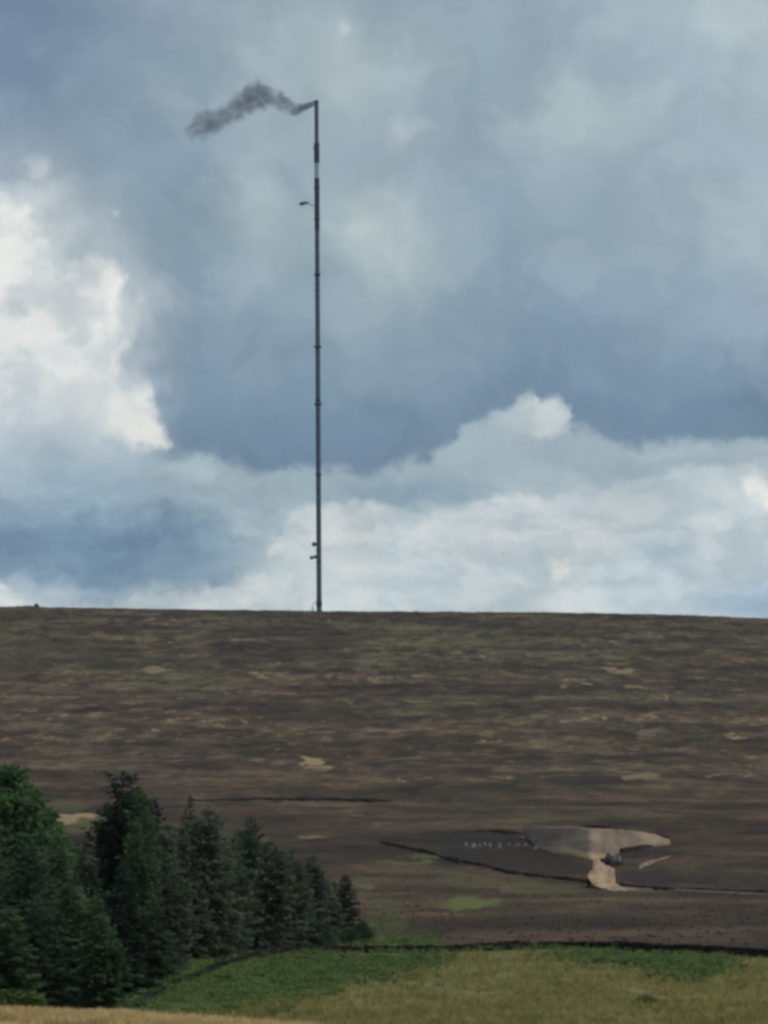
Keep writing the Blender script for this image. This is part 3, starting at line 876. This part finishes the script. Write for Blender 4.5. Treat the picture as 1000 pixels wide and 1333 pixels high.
PROTO = {
 'spruce_a': conifer_proto(1, RB=2.4, power=.78, droop=.25, leaf=.37, per=23),
 'spruce_b': conifer_proto(2, RB=2.3, power=.72, droop=.28, tops=2, leaf=.37, per=23),
 'larch_a': conifer_proto(3, RB=2.4, power=.6, droop=.1, gap=.1, leaf=.37, tops=4, per=23),
 'larch_b': conifer_proto(4, RB=2.3, power=.58, droop=.05, gap=.1, leaf=.37, tops=4, per=23),
 'pine_a': conifer_proto(5, RB=2.3, power=.36, droop=-.1, gap=.08, leaf=.37, tops=6, per=21),
 'slim_a': conifer_proto(6, RB=1.5, power=.6, droop=.2, gap=.05, leaf=.36, per=21),
 'broad_a': broad_proto(7, RB=3.3, n_clump=210, leaf=.36),
 'shrub_a': broad_proto(9, H=3., RB=2.2, leaf=.3, n_clump=44, lo=.02),
}
PM = {}
for k, (tb, v, f) in PROTO.items():
    to = tb.build('trunk', bark_m); co = mesh_obj('crown', v, f, crown_m)
    PM[k] = (to.data, co.data, max(float(np.abs(v[:, :2]).max(0).mean()), .3), float(v[:, 2].max()))
    bpy.data.objects.remove(to); bpy.data.objects.remove(co)

DK, MD, GG, LG, BL = (.074, .112, .066), (.094, .152, .072), (.140, .178, .114), (.098, .172, .074), (.036, .056, .040)
TREES = [  # px, top, depth, prototype, width px, pigment, name, label, category
 (14, 991, 268, 'broad_a', 150, LG, 'broadleaf_tree', 'tall leafy tree with the brightest green crown, cut by the left edge', 'tree'),
 (156, 1002, 290, 'pine_a', 84, BL, 'pine_tree', 'tall blackish pine rising highest above the middle of the wood', 'pine'),
 (186, 1022, 286, 'larch_b', 54, MD, 'larch_tree', 'mid green larch hugging the right side of the tall blackish pine', 'larch'),
 (74, 1084, 250, 'spruce_a', 78, MD, 'spruce_tree', 'dark spruce in the dip right of the bright green tree', 'spruce'),
 (32, 1092, 240, 'spruce_b', 84, DK, 'spruce_tree', 'dark twin topped spruce in front of the bright green leafy tree', 'spruce'),
 (112, 1094, 256, 'spruce_a', 70, DK, 'spruce_tree', 'dark spruce standing just left of the tall blackish pine', 'spruce'),
 (166, 1120, 219, 'slim_a', 64, BL, 'spruce_tree', 'slim near black spruce in front of the tall blackish pine, near the straw bank', 'spruce'),
 (244, 1033, 325, 'slim_a', 36, (.098, .098, .066), 'larch_tree', 'slim larch with a brownish tip behind the wide grey green larch', 'larch'),
 (274, 1045, 318, 'larch_a', 78, GG, 'larch_tree', 'wide grey green larch in the middle of the wood, tallest right of the pine', 'larch'),
 (216, 1112, 292, 'larch_b', 66, GG, 'larch_tree', 'grey green larch below and right of the tall blackish pine', 'larch'),
 (326, 1062, 343, 'pine_a', 46, DK, 'pine_tree', 'narrow pine with a dark rounded top behind the grey green larches', 'pine'),
 (352, 1088, 337, 'larch_a', 60, GG, 'larch_tree', 'dull larch right of the pine with the dark rounded top', 'larch'),
 (300, 1086, 327, 'larch_b', 58, GG, 'larch_tree', 'dull larch left of the pine with the dark rounded top', 'larch'),
 (378, 1103, 352, 'larch_b', 58, (.125, .16, .10), 'larch_tree', 'dull larch fourth from the right end of the row', 'larch'),
 (404, 1110, 366, 'larch_a', 54, (.14, .165, .12), 'larch_tree', 'greyest larch third from the right end of the row', 'larch'),
 (426, 1143, 376, 'spruce_b', 44, GG, 'spruce_tree', 'short spruce beside the small dark tree ending the row', 'spruce'),
 (446, 1137, 388, 'spruce_b', 34, BL, 'pine_tree', 'small dark pine at the right end of the row of trees', 'pine'),
 (252, 1128, 316, 'spruce_a', 62, GG, 'spruce_tree', 'lower spruce in front of the wide grey green larch', 'spruce'),
 (-18, 1078, 228, 'spruce_a', 80, DK, 'spruce_tree', 'dark spruce half out of the picture at the left edge', 'spruce'),
 (98, 1148, 222, 'spruce_b', 78, MD, 'spruce_tree', 'low green spruce at the front of the wood, left of the slim near black spruce', 'spruce'),
 (52, 1164, 212, 'spruce_a', 84, DK, 'spruce_tree', 'low bushy dark spruce right behind the bottom left bracken', 'spruce'),
 (8, 1178, 205, 'spruce_b', 84, MD, 'spruce_tree', 'lowest bushy green spruce in the bottom left corner', 'spruce'),
 (134, 1188, 211, 'larch_b', 70, MD, 'larch_tree', 'low larch at the front touching the slim near black spruce on its left', 'larch'),
 (197, 1166, 240, 'spruce_b', 62, DK, 'spruce_tree', 'dark low spruce at the near end of the wall, right of the slim spruce', 'spruce'),
 (326, 1138, 346, 'spruce_a', 54, DK, 'spruce_tree', 'low dark spruce below the pine with the dark rounded top', 'spruce'),
 (388, 1152, 362, 'spruce_a', 46, DK, 'spruce_tree', 'low dark spruce in front of the greyest larch', 'spruce'),
 (285, 1150, 337, 'spruce_b', 54, DK, 'spruce_tree', 'low dark spruce nearest the bend of the wall', 'spruce'),
 (222, 1066, 335, 'larch_a', 62, GG, 'larch_tree', 'pale grey larch peeping between the tall pine and the slim brown tipped larch', 'larch'),
 (350, 1160, 354, 'larch_b', 50, DK, 'larch_tree', 'low shadowy larch by the wall under the dull larches', 'larch'),
 (472, 1196, 380, 'shrub_a', 24, (.07, .10, .05), 'shrub', 'thin green shrub just right of the small dark pine', 'shrub'),
 (454, 1206, 372, 'shrub_a', 24, DK, 'shrub', 'low dark shrub at the foot of the small dark pine', 'shrub'),
 (418, 1196, 362, 'shrub_a', 34, DK, 'shrub', 'dark shrub under the short spruce near the end of the row', 'shrub'),
]
for i, (px, top, d, pk, wpx, pig, nm, lab, cat) in enumerate(TREES):
    u, w = ray(px, top); u, w = float(u), float(w)
    x = u * d; zg = float(moor_z(np.array([x]), np.array([d]))[0]) - .1
    td, cd, rr, hh = PM[pk]
    root = empty(nm, (x, d, zg))
    sz = (w * d - zg) / hh; sxy = wpx / F * d / 2 / rr * 1.62
    root.scale = (sxy, sxy, sz); root.rotation_euler = (0, 0, random.uniform(0, 6.28))
    tag(root, lab, cat, 'trees of the wood below the moor' if nm != 'shrub' else 'shrubs at the end of the wood')
    to = bpy.data.objects.new('trunk', td); col.objects.link(to); to.parent = root
    co = bpy.data.objects.new('crown', cd); col.objects.link(co); co.parent = root
    co.color = pig + (1,)

# ================================================================== MAST
DM = 2556.
steel = plain('mast_steel', (.038, .066, .104), (.058, .092, .134), .4, .6, .4)
steel_dk = plain('mast_dark_steel', (.016, .030, .050), (.028, .046, .070), .5, .7, .3)
grp = plain('mast_shroud', (.24, .31, .37), (.32, .39, .44), .3, .5, .4)
soot = plain('mast_sooted_steel', (.055, .075, .10), (.085, .11, .14), .3, .8, .2)
bu, bw = ray(415.6, 797); mx0, mz0 = float(bu) * DM, float(bw) * DM
tu, tw = ray(411.6, 131); MH = float(tw) * DM - mz0
mast = empty('radio_mast', (mx0, DM, mz0))
tag(mast, 'tall slender steel transmitter mast on the skyline with smoke at its top', 'mast')
PXM = DM / F


def mz(py):                                            # height above the base for a photo row
    return float(ray(413.5, py)[1]) * DM - mz0


def ring(z0, z1, r0, r1=None, name='ring', mat=steel, n=20, parent=mast):
    m = MB(); m.tube([(0, 0, z0), (0, 0, z1)], [r0, r1 if r1 else r0], n); return m.build(name, mat, parent)


m = MB()
zs = [-3, mz(780), mz(640), mz(525), mz(451), mz(357), mz(300)]
m.tube([(0, 0, z) for z in zs], [1.68, 1.6, 1.54, 1.5, 1.48, 1.45, 1.43], 24)
for k in range(1, 28):                                 # bolted flange joints of the tube
    z = k * mz(300) / 28
    m.tube([(0, 0, z - .12), (0, 0, z + .12)], [1.66, 1.66], 24)
m.build('column', steel, mast)
m = MB()                                               # ladder and cables up the column
for sx_ in (-.25, .25): m.tube([(sx_ - 1.0, -1.35, 0), (sx_ - 1.0, -1.35, mz(300))], [.06, .06], 4)
for k in range(0, int(mz(300)), 2): m.box((-1.0, -1.35, k + .5), (.5, .06, .06))
m.build('ladder', steel_dk, mast)
ring(mz(300), mz(232), 1.62, name='antenna_section', mat=steel_dk)
ring(mz(232) + .02, mz(212), 1.4, name='shroud', mat=grp)
ring(mz(212) + .02, mz(186), 1.75, name='antenna_section', mat=steel_dk)
ring(mz(186) + .02, mz(133), 1.3, name='top_section', mat=soot)
ring(mz(133) + .02, mz(130.5), 1.5, 1.1, name='top_cap', mat=steel_dk)
for py, r, h in [(285, 2.0, 1.6), (357.5, 2.1, 1.6), (378, 1.7, .8), (451.5, 2.35, 1.5), (521, 1.9, 1.2), (526, 2.3, 1.8), (618, 1.9, 1.6), (640, 1.6, .8), (693, 1.75, 1.2), (716, 1.75, 1.2), (732, 1.8, 1.4), (752, 1.6, 1.), (786, 1.9, 5.), (245, 1.9, 2.4), (206, 1.95, 1.)]:
    m = MB(); z = mz(py)
    m.tube([(0, 0, z - h / 2), (0, 0, z - h * .2), (0, 0, z + h * .2), (0, 0, z + h / 2)], [r * .8, r, r, r * .8], 20)
    for k in range(6):
        a = k * math.pi / 3
        m.tube([(math.cos(a) * 1.2, math.sin(a) * 1.2, z - h * .9), (math.cos(a) * r, math.sin(a) * r, z)], [.06, .06], 4)
    m.build('stay_collar', steel_dk, mast)


def dish(cx, cz, r, deep=.45, name='dish', side=-1):
    m = MB(); n = 18; vs = []; fs = []
    rings = [(0., -deep * r), (.5, -deep * r * .75), (.85, -deep * r * .28), (1., 0.), (1., .12 * r), (.0, .16 * r)]
    for q, y in rings:
        for k in range(n):
            a = 6.283 * k / n; vs.append((cx + math.cos(a) * q * r, y * -1, cz + math.sin(a) * q * r))
    for i in range(len(rings) - 1):
        for k in range(n): fs.append((i * n + k, i * n + (k + 1) % n, (i + 1) * n + (k + 1) % n, (i + 1) * n + k))
    m.add(vs, fs); return m.build(name, steel, mast)


def boom(z, x1, z1, name='boom', r=.16):
    m = MB(); m.tube([(-1.1, 0, z), (x1, 0, z1)], [r, r], 6); m.tube([(-1.1, 0, z - 1.6), (x1 * .55, 0, (z + z1) / 2 - .1)], [r * .6, r * .6], 5); m.tube([(-1.1, -.5, z), (x1 * .8, 0, z1)], [r * .6, r * .6], 5)
    return m.build(name, steel, mast)


zb = mz(268)
boom(zb, -7.5, mz(264.5))
m = MB(); m.tube([(-5.2, 0, mz(263)), (-7.4, 0, mz(264)), (-9.5, 0, mz(265)), (-11.6, 0, mz(265.5))], [.25, .95, 1.2, .5], 12); m.tube([(-9.6, 0, mz(262)), (-9.6, 0, mz(268))], [.3, .3], 8); m.build('aerial', steel, mast)
boom(mz(709), -3.0, mz(708)); dish(-3.0, mz(708.5), 1.5)
boom(mz(724.5), -4.6, mz(726.5)); dish(-4.6, mz(726), 1.3); dish(-2.4, mz(725), 1.2)
m = MB(); m.tube([(-1.4, 0, mz(193)), (-2.4, 0, mz(193))], [.35, .5], 8); m.build('lamp', steel_dk, mast)
m = MB()                                               # small lattice gantry at the foot
for a_, b_ in [((-4.6, 0, -2), (-4.2, 0, 4.5)), ((-3.4, 0, -2), (-3.4, 0, 7)), ((-4.6, 0, 1), (-3.4, 0, 3)), ((-3.4, 0, 1), (-4.5, 0, 3)), ((-4.2, 0, 4.5), (-1.3, 0, 9)), ((-3.4, 0, 6), (-1.3, 0, 6)), ((-5.8, 0, -2), (-5.5, 0, 2.5)), ((-5.5, 0, 2.5), (-4.3, 0, 3.2))]:
    m.tube([a_, b_], [.10, .10], 4)
m.build('gantry', steel, mast)

# ---------------------------------------------------------------- smoke
sm = bpy.data.materials.new('smoke'); sm.use_nodes = True
t = NT(sm.node_tree); t.n.remove(t.n['Principled BSDF'])
pts = [(411.5,133,3.4,1.2),(403,136.5,4.2,1.15),(395,139.5,5.4,.85),(387,141,8.,.58),(378,138,11,.36),(368,131,12,.28),(356,126,13,.26),(345,123,16,.30),(332,123,20,.31),(318,131,20,.27),(305,142,18,.22),(292,151,17,.20),(280,156,17,.21),(266,160,18,.21),(254,165,16,.17),(245,169,10,.12),(238,170,5,.1)]
sp = []
for px, py, r, dn in pts:
    u, w = ray(px, py); sp.append((float(u) * DM, float(w) * DM, r * PXM, dn))
sp = sp[::-1]
x0, x1 = sp[0][0], sp[-1][0]; z0 = min(p[1] for p in sp); zr = max(p[1] for p in sp) - z0
pos = t.n.new('ShaderNodeNewGeometry').outputs['Position']
w1 = t.vec('SUBTRACT', t.noise(pos, .16, 4, .6, out='Color'), (.5, .5, .5))
rx_, _, _ = t.sep(pos)
xf0 = t.math('DIVIDE', t.math('SUBTRACT', rx_, x0), x1 - x0)
amp = t.smooth(xf0, .97, .66, .5, 12.)
posw = t.vec('ADD', pos, t.vec('MULTIPLY', w1, t.xyz(amp, amp, amp)))
qx, qy, qz = t.sep(posw)
xf = t.math('DIVIDE', t.math('SUBTRACT', qx, x0), x1 - x0)
cz = t.math('MULTIPLY_ADD', t.curve(xf, [((p[0] - x0) / (x1 - x0), (p[1] - z0) / zr) for p in sp]), zr, z0)
rr = t.math('MULTIPLY', t.curve(xf, [((p[0] - x0) / (x1 - x0), p[2] / 10) for p in sp]), 12.6)
dn = t.curve(xf, [((p[0] - x0) / (x1 - x0), p[3] * 1.5) for p in sp])
dzq = t.math('SUBTRACT', qz, cz)
dzq = t.math('MULTIPLY', dzq, t.math('MULTIPLY_ADD', t.math('GREATER_THAN', dzq, 0.), .25, .9))
dd = t.math('DIVIDE', t.vec('LENGTH', t.xyz(0., t.math('SUBTRACT', qy, DM), dzq)), rr)
fall = t.smooth(dd, 1.0, .45)
puff = t.smooth(t.noise(pos, .13, 4, .6), .33, .62)
puff = t.math('MAXIMUM', puff, t.smooth(xf, .86, .95))
den = t.math('MULTIPLY', t.math('MULTIPLY', fall, puff), t.math('MULTIPLY', dn, t.smooth(xf, .84, .97, .42, 1.2)))
pv = t.n.new('ShaderNodeVolumePrincipled')
pv.inputs['Color'].default_value = (.36, .385, .45, 1); pv.inputs['Anisotropy'].default_value = .2
t.l.new(den, pv.inputs['Density'])
t.l.new(pv.outputs[0], t.n['Material Output'].inputs['Volume'])
m = MB()
m.tube([(p[0] - x1, 0, p[1] - sp[-1][1]) for p in sp], [p[2] * 1.5 + (4.5 if k < len(sp) - 3 else .5) for k, p in enumerate(sp)], 14)
smoke = m.build('smoke_plume', sm)
smoke.location = (x1, DM, sp[-1][1])
tag(smoke, 'dark grey smoke trailing left from the top of the mast', 'smoke')

# ================================================================== SKYLINE CAIRN
stone_m = plain('gritstone', (.055, .05, .045), (.11, .105, .095), 1.5)
cu, cw = ray(47.5, 789.5)
cairn_z = float(moor_z(np.array([float(cu) * 2550]), np.array([2550.]))[0])
m = MB()
for k in range(120):
    h = random.random(); r = 2.0 * (1 - h) + .25; a = random.uniform(0, 6.28); q = r * math.sqrt(random.random())
    m.box((math.cos(a) * q, math.sin(a) * q, h * 2.2), (random.uniform(.4, .8), random.uniform(.4, .8), random.uniform(.3, .5)), Euler((random.uniform(-.4, .4), random.uniform(-.4, .4), a)).to_matrix(), .12)
ca = m.build('cairn', plain('cairn_stone', (.03, .028, .022), (.07, .066, .055), 1.5))
ca.location = (float(cu) * 2550, 2550, cairn_z - .3)
tag(ca, 'tiny dark cairn on the skyline far to the left of the mast', 'cairn')

# ================================================================== QUARRY: spoil heap, track, peat banks, boulders
def columns(poly, px):
    """upper and lower edge of a photo polygon at column px"""
    P = np.array(poly, float); ys = []
    for (x1_, y1), (x2, y2) in zip(P, np.roll(P, -1, 0)):
        if (x1_ <= px) != (x2 <= px): ys.append(y1 + (y2 - y1) * (px - x1_) / (x2 - x1_))
    return (min(ys), max(ys)) if len(ys) > 1 else None


heap_poly = [(680,1077.5),(700,1075.5),(740,1076),(775,1078),(805,1079.5),(835,1083),(858,1088),(874,1093.5),(868,1098),(848,1098.5),(820,1103),(800,1108),(788,1123),(772,1120),(745,1112),(706,1108),(694,1097)]
spoil_m, t, b = material('spoil_earth')
pos = t.n.new('ShaderNodeNewGeometry').outputs['Position']
n1 = t.noise(t.vec('MULTIPLY', pos, (.8, .03, .9)), .5, 4, .55); lowf = t.attr('sandy')
cc = t.mix(t.smooth(n1, .3, .7), (.25, .175, .122, 1), (.34, .248, .175, 1))
cc = t.mix(t.math('MULTIPLY', t.smooth(t.noise(t.vec('MULTIPLY', pos, (.7, .03, 1.6)), .25, 4, .6), .45, .65), .6), cc, (.15, .112, .084, 1))
cc = t.mix(t.smooth(t.math('MULTIPLY_ADD', t.math('SUBTRACT', n1, .5), .8, lowf), .3, .75), cc, (.42, .29, .165, 1))
t.l.new(cc, b.inputs['Base Color'])
cxs = np.arange(682, 873, 1.4); NR = 16
DB = np.array([float(hit([p_], [columns(heap_poly, p_)[1]])[0, 1]) for p_ in cxs])
hk = np.hanning(61); hk /= hk.sum(); DB = np.convolve(np.pad(DB, 30, mode='edge'), hk, 'valid') - 8
V = []; SA = []
for px in cxs:
    a, e = columns(heap_poly, px)
    a += (float(fbm(px / 14, 3.3, 4)) - .5) * 3.2; e += (float(fbm(px / 12, 8.3, 4)) - .5) * 4.5
    db = float(np.interp(px, cxs, DB))
    for j in range(NR):
        s = j / (NR - 1); py = e + (a - e) * s
        d = db + s * (e - a) * .55 + (float(fbm(px / 34, s * 2.1, 2)) - .5) * 1.2
        u, w = ray(px, py); V.append((float(u) * d, d, float(w) * d))
        pal = 1.35 - s * 3.6 if px < 790 else 0.
        SA.append(max(0., min(1.1, pal)) * (1 if px > 700 else .0))
    for back in (4., 9.):                              # hidden back slope down to the moor
        x_, y_ = float(u) * d, d + back
        zg = float(moor_z(np.array([x_]), np.array([y_]))[0])
        V.append((x_, y_, V[-1][2] + (zg - .6 - V[-1][2]) * (.55 if back < 5 else 1.))); SA.append(0.)
    x_, y_, z_ = V[-NR - 2][0], V[-NR - 2][1], V[-NR - 2][2]
V = np.array(V); nr = NR + 2
low = V.reshape(len(cxs), nr, 3)[:, 0, :].copy(); low[:, 2] = np.minimum(low[:, 2] - .5, moor_z(low[:, 0], low[:, 1]) - 1.); low[:, 1] += .2
hb = V.reshape(len(cxs), nr, 3)
hb = np.concatenate([low[:, None, :], hb], 1)
org = np.array([hb[50, 1, 0], hb[50, 1, 1], float(moor_z(hb[50, 1, 0:1], hb[50, 1, 1:2])[0])])
heap = mesh_obj('spoil_heap', (hb - org).reshape(-1, 3), grid_faces(len(cxs), nr + 1)[:, ::-1], spoil_m, smooth=True)
heap.location = org
sa = np.array(SA).reshape(len(cxs), nr); attr(heap, 'sandy', np.concatenate([sa[:, :1], sa], 1))
tag(heap, 'pale grey brown spoil heap with a sandy lower edge on the moor', 'spoil heap')

# sandy track spilling down from the heap and running off to the right
track_m, t, b = material('sandy_track')
pos = t.n.new('ShaderNodeNewGeometry').outputs['Position']
n1 = t.noise(t.vec('MULTIPLY', pos, (1, .05, 1)), .7, 5, .62)
cc = t.mix(t.smooth(n1, .35, .65), (.25, .165, .105, 1), (.50, .35, .215, 1))
cc = t.mix(t.math('MULTIPLY', t.attr('greyer'), .95), cc, (.105, .086, .074, 1))
t.l.new(cc, b.inputs['Base Color'])
fan = [(772,1118),(779,1119),(785,1122),(788,1126),(796,1127),(801,1131),(799,1136),(797,1143),(801,1149),(810,1154),(820,1156),(812,1158),(790,1157),(778,1154.5),(770,1149),(765,1142.5),(767,1138),(772,1132)]
tpx = np.arange(765.2, 819, 1.2); V = []; G_ = []
dt = float(hit([785], [1157])[0, 1])
NRT = 14
for px in tpx:
    a, e = columns(fan, px + .01) if columns(fan, px + .01) else (1140, 1141)
    a += (float(fbm(px / 4, 5.5, 3)) - .5) * (7 if px < 800 else 1); e += (float(fbm(px / 5, 15.5, 2)) - .5) * 2.5
    for j in range(NRT):
        s = j / (NRT - 1); py = e + (a - e) * s
        d = dt + (1157 - py) * .42 - .4 * math.sin(math.pi * s)
        u, w = ray(px, py); V.append((float(u) * d, d, float(w) * d)); G_.append(0.)
    V.append((V[-1][0], V[-1][1] + 3., V[-1][2] - 2.5)); G_.append(0.)
V = np.array(V).reshape(len(tpx), NRT + 1, 3)
ramp_o = mesh_obj('track', V.reshape(-1, 3), grid_faces(len(tpx), NRT + 1)[:, ::-1], track_m, smooth=True)
attr(ramp_o, 'greyer', G_); tag(ramp_o, kind='structure')
line = [(790,1156.5,2.2,.1),(805,1157,2.6,.25),(818,1157.3,2.2,.5),(832,1157.6,1.4,.85),(850,1158,.7,1.),(880,1159,.7,1.),(920,1161,.8,1.),(960,1163,.7,1.),(1010,1166,.8,1.),(1080,1170,1.2,1.)]
lp = np.array(line); q = np.linspace(790, 1080, 140)
cy = np.interp(q, lp[:, 0], lp[:, 1]) + (fbm(q / 14, q * 0 + 2, 2) - .5) * 1.2; hw = np.interp(q, lp[:, 0], lp[:, 2]) * (.6 + .8 * fbm(q / 6, q * 0 + 5, 2)); gr = np.interp(q, lp[:, 0], lp[:, 3])
V = []
for k, (X_, Y_, h_) in enumerate(zip(q, cy, hw)):
    for s in (1, .33, -.33, -1):
        p = hit([X_], [Y_ + s * h_])[0]
        V.append((p[0], p[1] - .25, p[2] + .22 if abs(s) < .9 else p[2] + .02))
tl = mesh_obj('track', np.array(V), grid_faces(len(q), 4), track_m, smooth=True)
attr(tl, 'greyer', np.repeat(gr, 4)); tag(tl, kind='structure')

peat_m = plain('peat', (.016, .012, .009), (.034, .026, .019), .8)


def bank(pts, name, thick):
    """a cut peat edge: a steep dark face with an overhanging lip"""
    P = np.array(pts, float); n = int((P[-1, 0] - P[0, 0]) / 3)
    X_ = np.linspace(P[0, 0], P[-1, 0], n); Y_ = np.interp(X_, P[:, 0], P[:, 1]) + (fbm(X_ / 17, X_ * 0 + 3, 3) - .5) * 2.2
    Th = .95 * np.interp(X_, P[:, 0], P[:, 2]) * (.35 + 1.3 * fbm(X_ / 11, X_ * 0 + 9, 3))
    g = hit(X_, Y_ + Th / 2)
    V = []
    for (x, y, z), th in zip(g, Th):
        hgt = th / F * y
        V += [(x, y - .5, z - .4), (x, y - .25, z + hgt * .45), (x, y, z + hgt), (x, y + .9, z + hgt * .9), (x, y + 3.5, z - .3)]
    o = mesh_obj(name, np.array(V), grid_faces(n, 5)[:, ::-1], peat_m, smooth=False)
    return tag(o, kind='structure')


bank([(494,1096,1),(505,1099,4),(530,1103,6),(555,1108,5),(570,1113,2),(582,1117,5),(605,1121,6),(630,1126,3),(645,1131,4),(668,1136,5),(700,1140,4),(730,1143,4.5),(765,1147,5)], 'peat_bank', 1)
bank([(799,1151,5),(820,1154,5),(850,1156,5),(880,1157,4),(930,1158,3),(1000,1161,3),(1080,1166,3)], 'peat_bank', 1)
bank([(250,1042,2),(300,1041,3),(350,1040,3.5),(400,1040,4.5),(450,1041,5),(490,1042,4.5),(512,1044,1)], 'peat_bank', 1)
bank([(590,1083,1),(640,1081,3),(665,1084,4),(682,1086,2)], 'peat_bank', 1)
bank([(755,1075,1),(780,1076,3.5),(800,1078,2),(830,1082,2),(872,1090,1.5)], 'peat_bank', 1)
bank([(800,1108,2),(822,1106,8),(838,1102,6),(850,1101,2)], 'peat_bank', 1)
bank([(780,1122,5),(795,1124,8),(805,1125,5),(812,1124,2)], 'peat_bank', 1)
# pale bare strip
strip = np.array([(832,1129),(842,1124),(856,1120),(872,1115.)]); q = np.linspace(832, 873, 24); V = []
for k, X_ in enumerate(q):
    Y_ = float(np.interp(X_, strip[:, 0], strip[:, 1])); h_ = (2.6 if X_ < 851 else 1.0) * (.7 + .6 * float(fbm(X_ / 4, 2., 2)))
    for s in (1, 0, -1):
        p = hit([X_], [Y_ + s * h_])[0]; V.append((p[0], p[1] - .3, p[2] + (.25 if s == 0 else .03)))
st = mesh_obj('bare_ground', np.array(V), grid_faces(24, 3), track_m, smooth=True); attr(st, 'greyer', np.full(72, .55)); tag(st, kind='structure')


def boulder(px, py, wpx, hpx, mat, label, seed, group=None, d=None):
    rd = random.Random(seed)
    p = hit([px], [py + hpx / 2])[0] if d is None else np.array([float(ray(px, 0)[0]) * d, d, float(ray(px, py + hpx / 2)[1]) * d])
    import bmesh
    bm = bmesh.new(); bmesh.ops.create_icosphere(bm, subdivisions=3, radius=1)
    w_, h_ = 1.12 * wpx / F * p[1] / 2, 1.12 * hpx / F * p[1] / 2
    cuts = [Vector((rd.gauss(0, 1), rd.gauss(0, 1), rd.gauss(0, 1))).normalized() for _ in range(9)]
    for v in bm.verts:
        c_ = v.co.normalized()
        for n_ in cuts:
            k = c_.dot(n_) - .72
            if k > 0: v.co -= n_ * k * .9
        v.co *= 1 + .06 * math.sin(5 * c_.x + seed) * math.cos(4 * c_.z)
        v.co = Vector((v.co.x * w_, v.co.y * max(w_, .3), v.co.z * h_ * 1.15))
    me = bpy.data.meshes.new('boulder'); bm.to_mesh(me); bm.free(); me.materials.append(mat)
    o = bpy.data.objects.new('boulder', me); col.objects.link(o)
    o.location = (p[0], p[1] - .3, p[2] + h_ * .85)
    tag(o, label, 'boulder', group)
    return o


pale = plain('pale_stone', (.17, .16, .148), (.26, .25, .235), 1.2)
white = plain('white_stone', (.26, .25, .24), (.36, .35, .33), 1.2)
pink = plain('pinkish_stone', (.14, .118, .108), (.21, .185, .172), 1.2)
blue = plain('blue_grey_stone', (.12, .135, .15), (.24, .265, .28), 1.0)
slate = plain('slate_stone', (.04, .045, .05), (.075, .082, .09), 1.0)
G1 = 'pale stones standing in a row left of the spoil heap'
for k, (px, py, w_, h_, mt, lab) in enumerate([
    (607, 1100, 5, 6, pale, 'dull pale stone at the far left end of the row of stones'),
    (616.5, 1100.5, 5, 6.5, white, 'whitest leaning stone, second in the row of stones on the dark moor'),
    (631, 1099.5, 5, 5, pink, 'pinkish low stone to the right of the whitest stone'),
    (638, 1102, 4.5, 8, pale, 'upright grey stone just before the tallest stone in the row'),
    (650, 1103, 5, 10, pale, 'tallest pale stone in the middle of the row of stones'),
    (673.5, 1100.5, 5, 5.5, pink, 'small pinkish stone nearer the row, of the two before the spoil heap'),
    (684, 1100.5, 5.5, 5.5, pink, 'small pinkish stone close beside the left corner of the spoil heap'),
    (624, 1101, 4, 4.5, pale, 'smallest grey stone between the whitest stone and the pinkish low stone'),
    (662, 1099.5, 4, 4.5, pink, 'lone low stone just right of the tallest pale stone'),
    (697, 1104, 4.5, 7, pale, 'pale stone touching the left foot of the spoil heap')]):
    boulder(px, py, w_, h_, mt, lab, k, G1)
G2 = 'rocks at the top of the sandy track'
boulder(792, 1115, 7.5, 10, slate, 'dark slate grey rock beside the sandy neck of the spoil heap', 20, G2)
boulder(800, 1116.5, 5, 7, blue, 'blue grey rock between the dark slate rock and the palest rock', 21, G2)
boulder(806, 1117, 5, 7.5, blue, 'pale blue rock rightmost at the top of the sandy track', 22, G2)
boulder(680, 1091, 9, 4, pale, 'flat grey stone against the upper left corner of the spoil heap', 23)

# rush tussock in the field
tx, ty = flat_hit(np.array([842.]), np.array([1311.]))
tuft_m = leafy('rush_blades', (.11, .105, .04), (.23, .20, .08), .5)
rx0, ry0 = float(tx[0]), float(ty[0])
xs_ = rng.normal(0, .27, 200); ys_ = rng.normal(0, .4, 200)
ru = blades(xs_, ys_, np.full(200, 0.), 7, (.5 * np.exp(-(xs_ ** 2 + ys_ ** 2) / .45) + .12) * rng.uniform(.5, 1.1, 200), .03, .9, 'rush_tussock', tuft_m)
ru.location = (rx0, ry0, float(field_z(tx, ty)[0]))
tag(ru, 'dark tussock of rushes in the yellow grass low on the right', 'tussock')

# ================================================================== HAZE
hm = bpy.data.materials.new('haze'); hm.use_nodes = True
t = NT(hm.node_tree); t.n.remove(t.n['Principled BSDF'])
pv = t.n.new('ShaderNodeVolumePrincipled'); pv.inputs['Color'].default_value = (.80, .88, 1, 1); pv.inputs['Density'].default_value = HAZE
t.l.new(pv.outputs[0], t.n['Material Output'].inputs['Volume'])
lowest = float(Z.min())
m = MB(); m.box((0, 1680, (MH + mz0 + 12 + lowest - 1) / 2), (7200, 3560, MH + mz0 + 12 - lowest + 1))
hz = m.build('haze', hm); tag(hz, kind='stuff')

# ================================================================== render
scene.render.engine = 'CYCLES'
scene.view_settings.view_transform = 'Standard'
scene.view_settings.look = 'None'
scene.view_settings.exposure = 0
scene.view_settings.gamma = 1
scene.cycles.use_denoising = True
scene.cycles.pixel_filter_type = 'BLACKMAN_HARRIS'
scene.cycles.filter_width = 3.1
scene.cycles.transparent_max_bounces = 12
scene.cycles.volume_bounces = 1
scene.cycles.max_bounces = 6
world.cycles.sampling_method = 'MANUAL'; world.cycles.sample_map_resolution = 1024
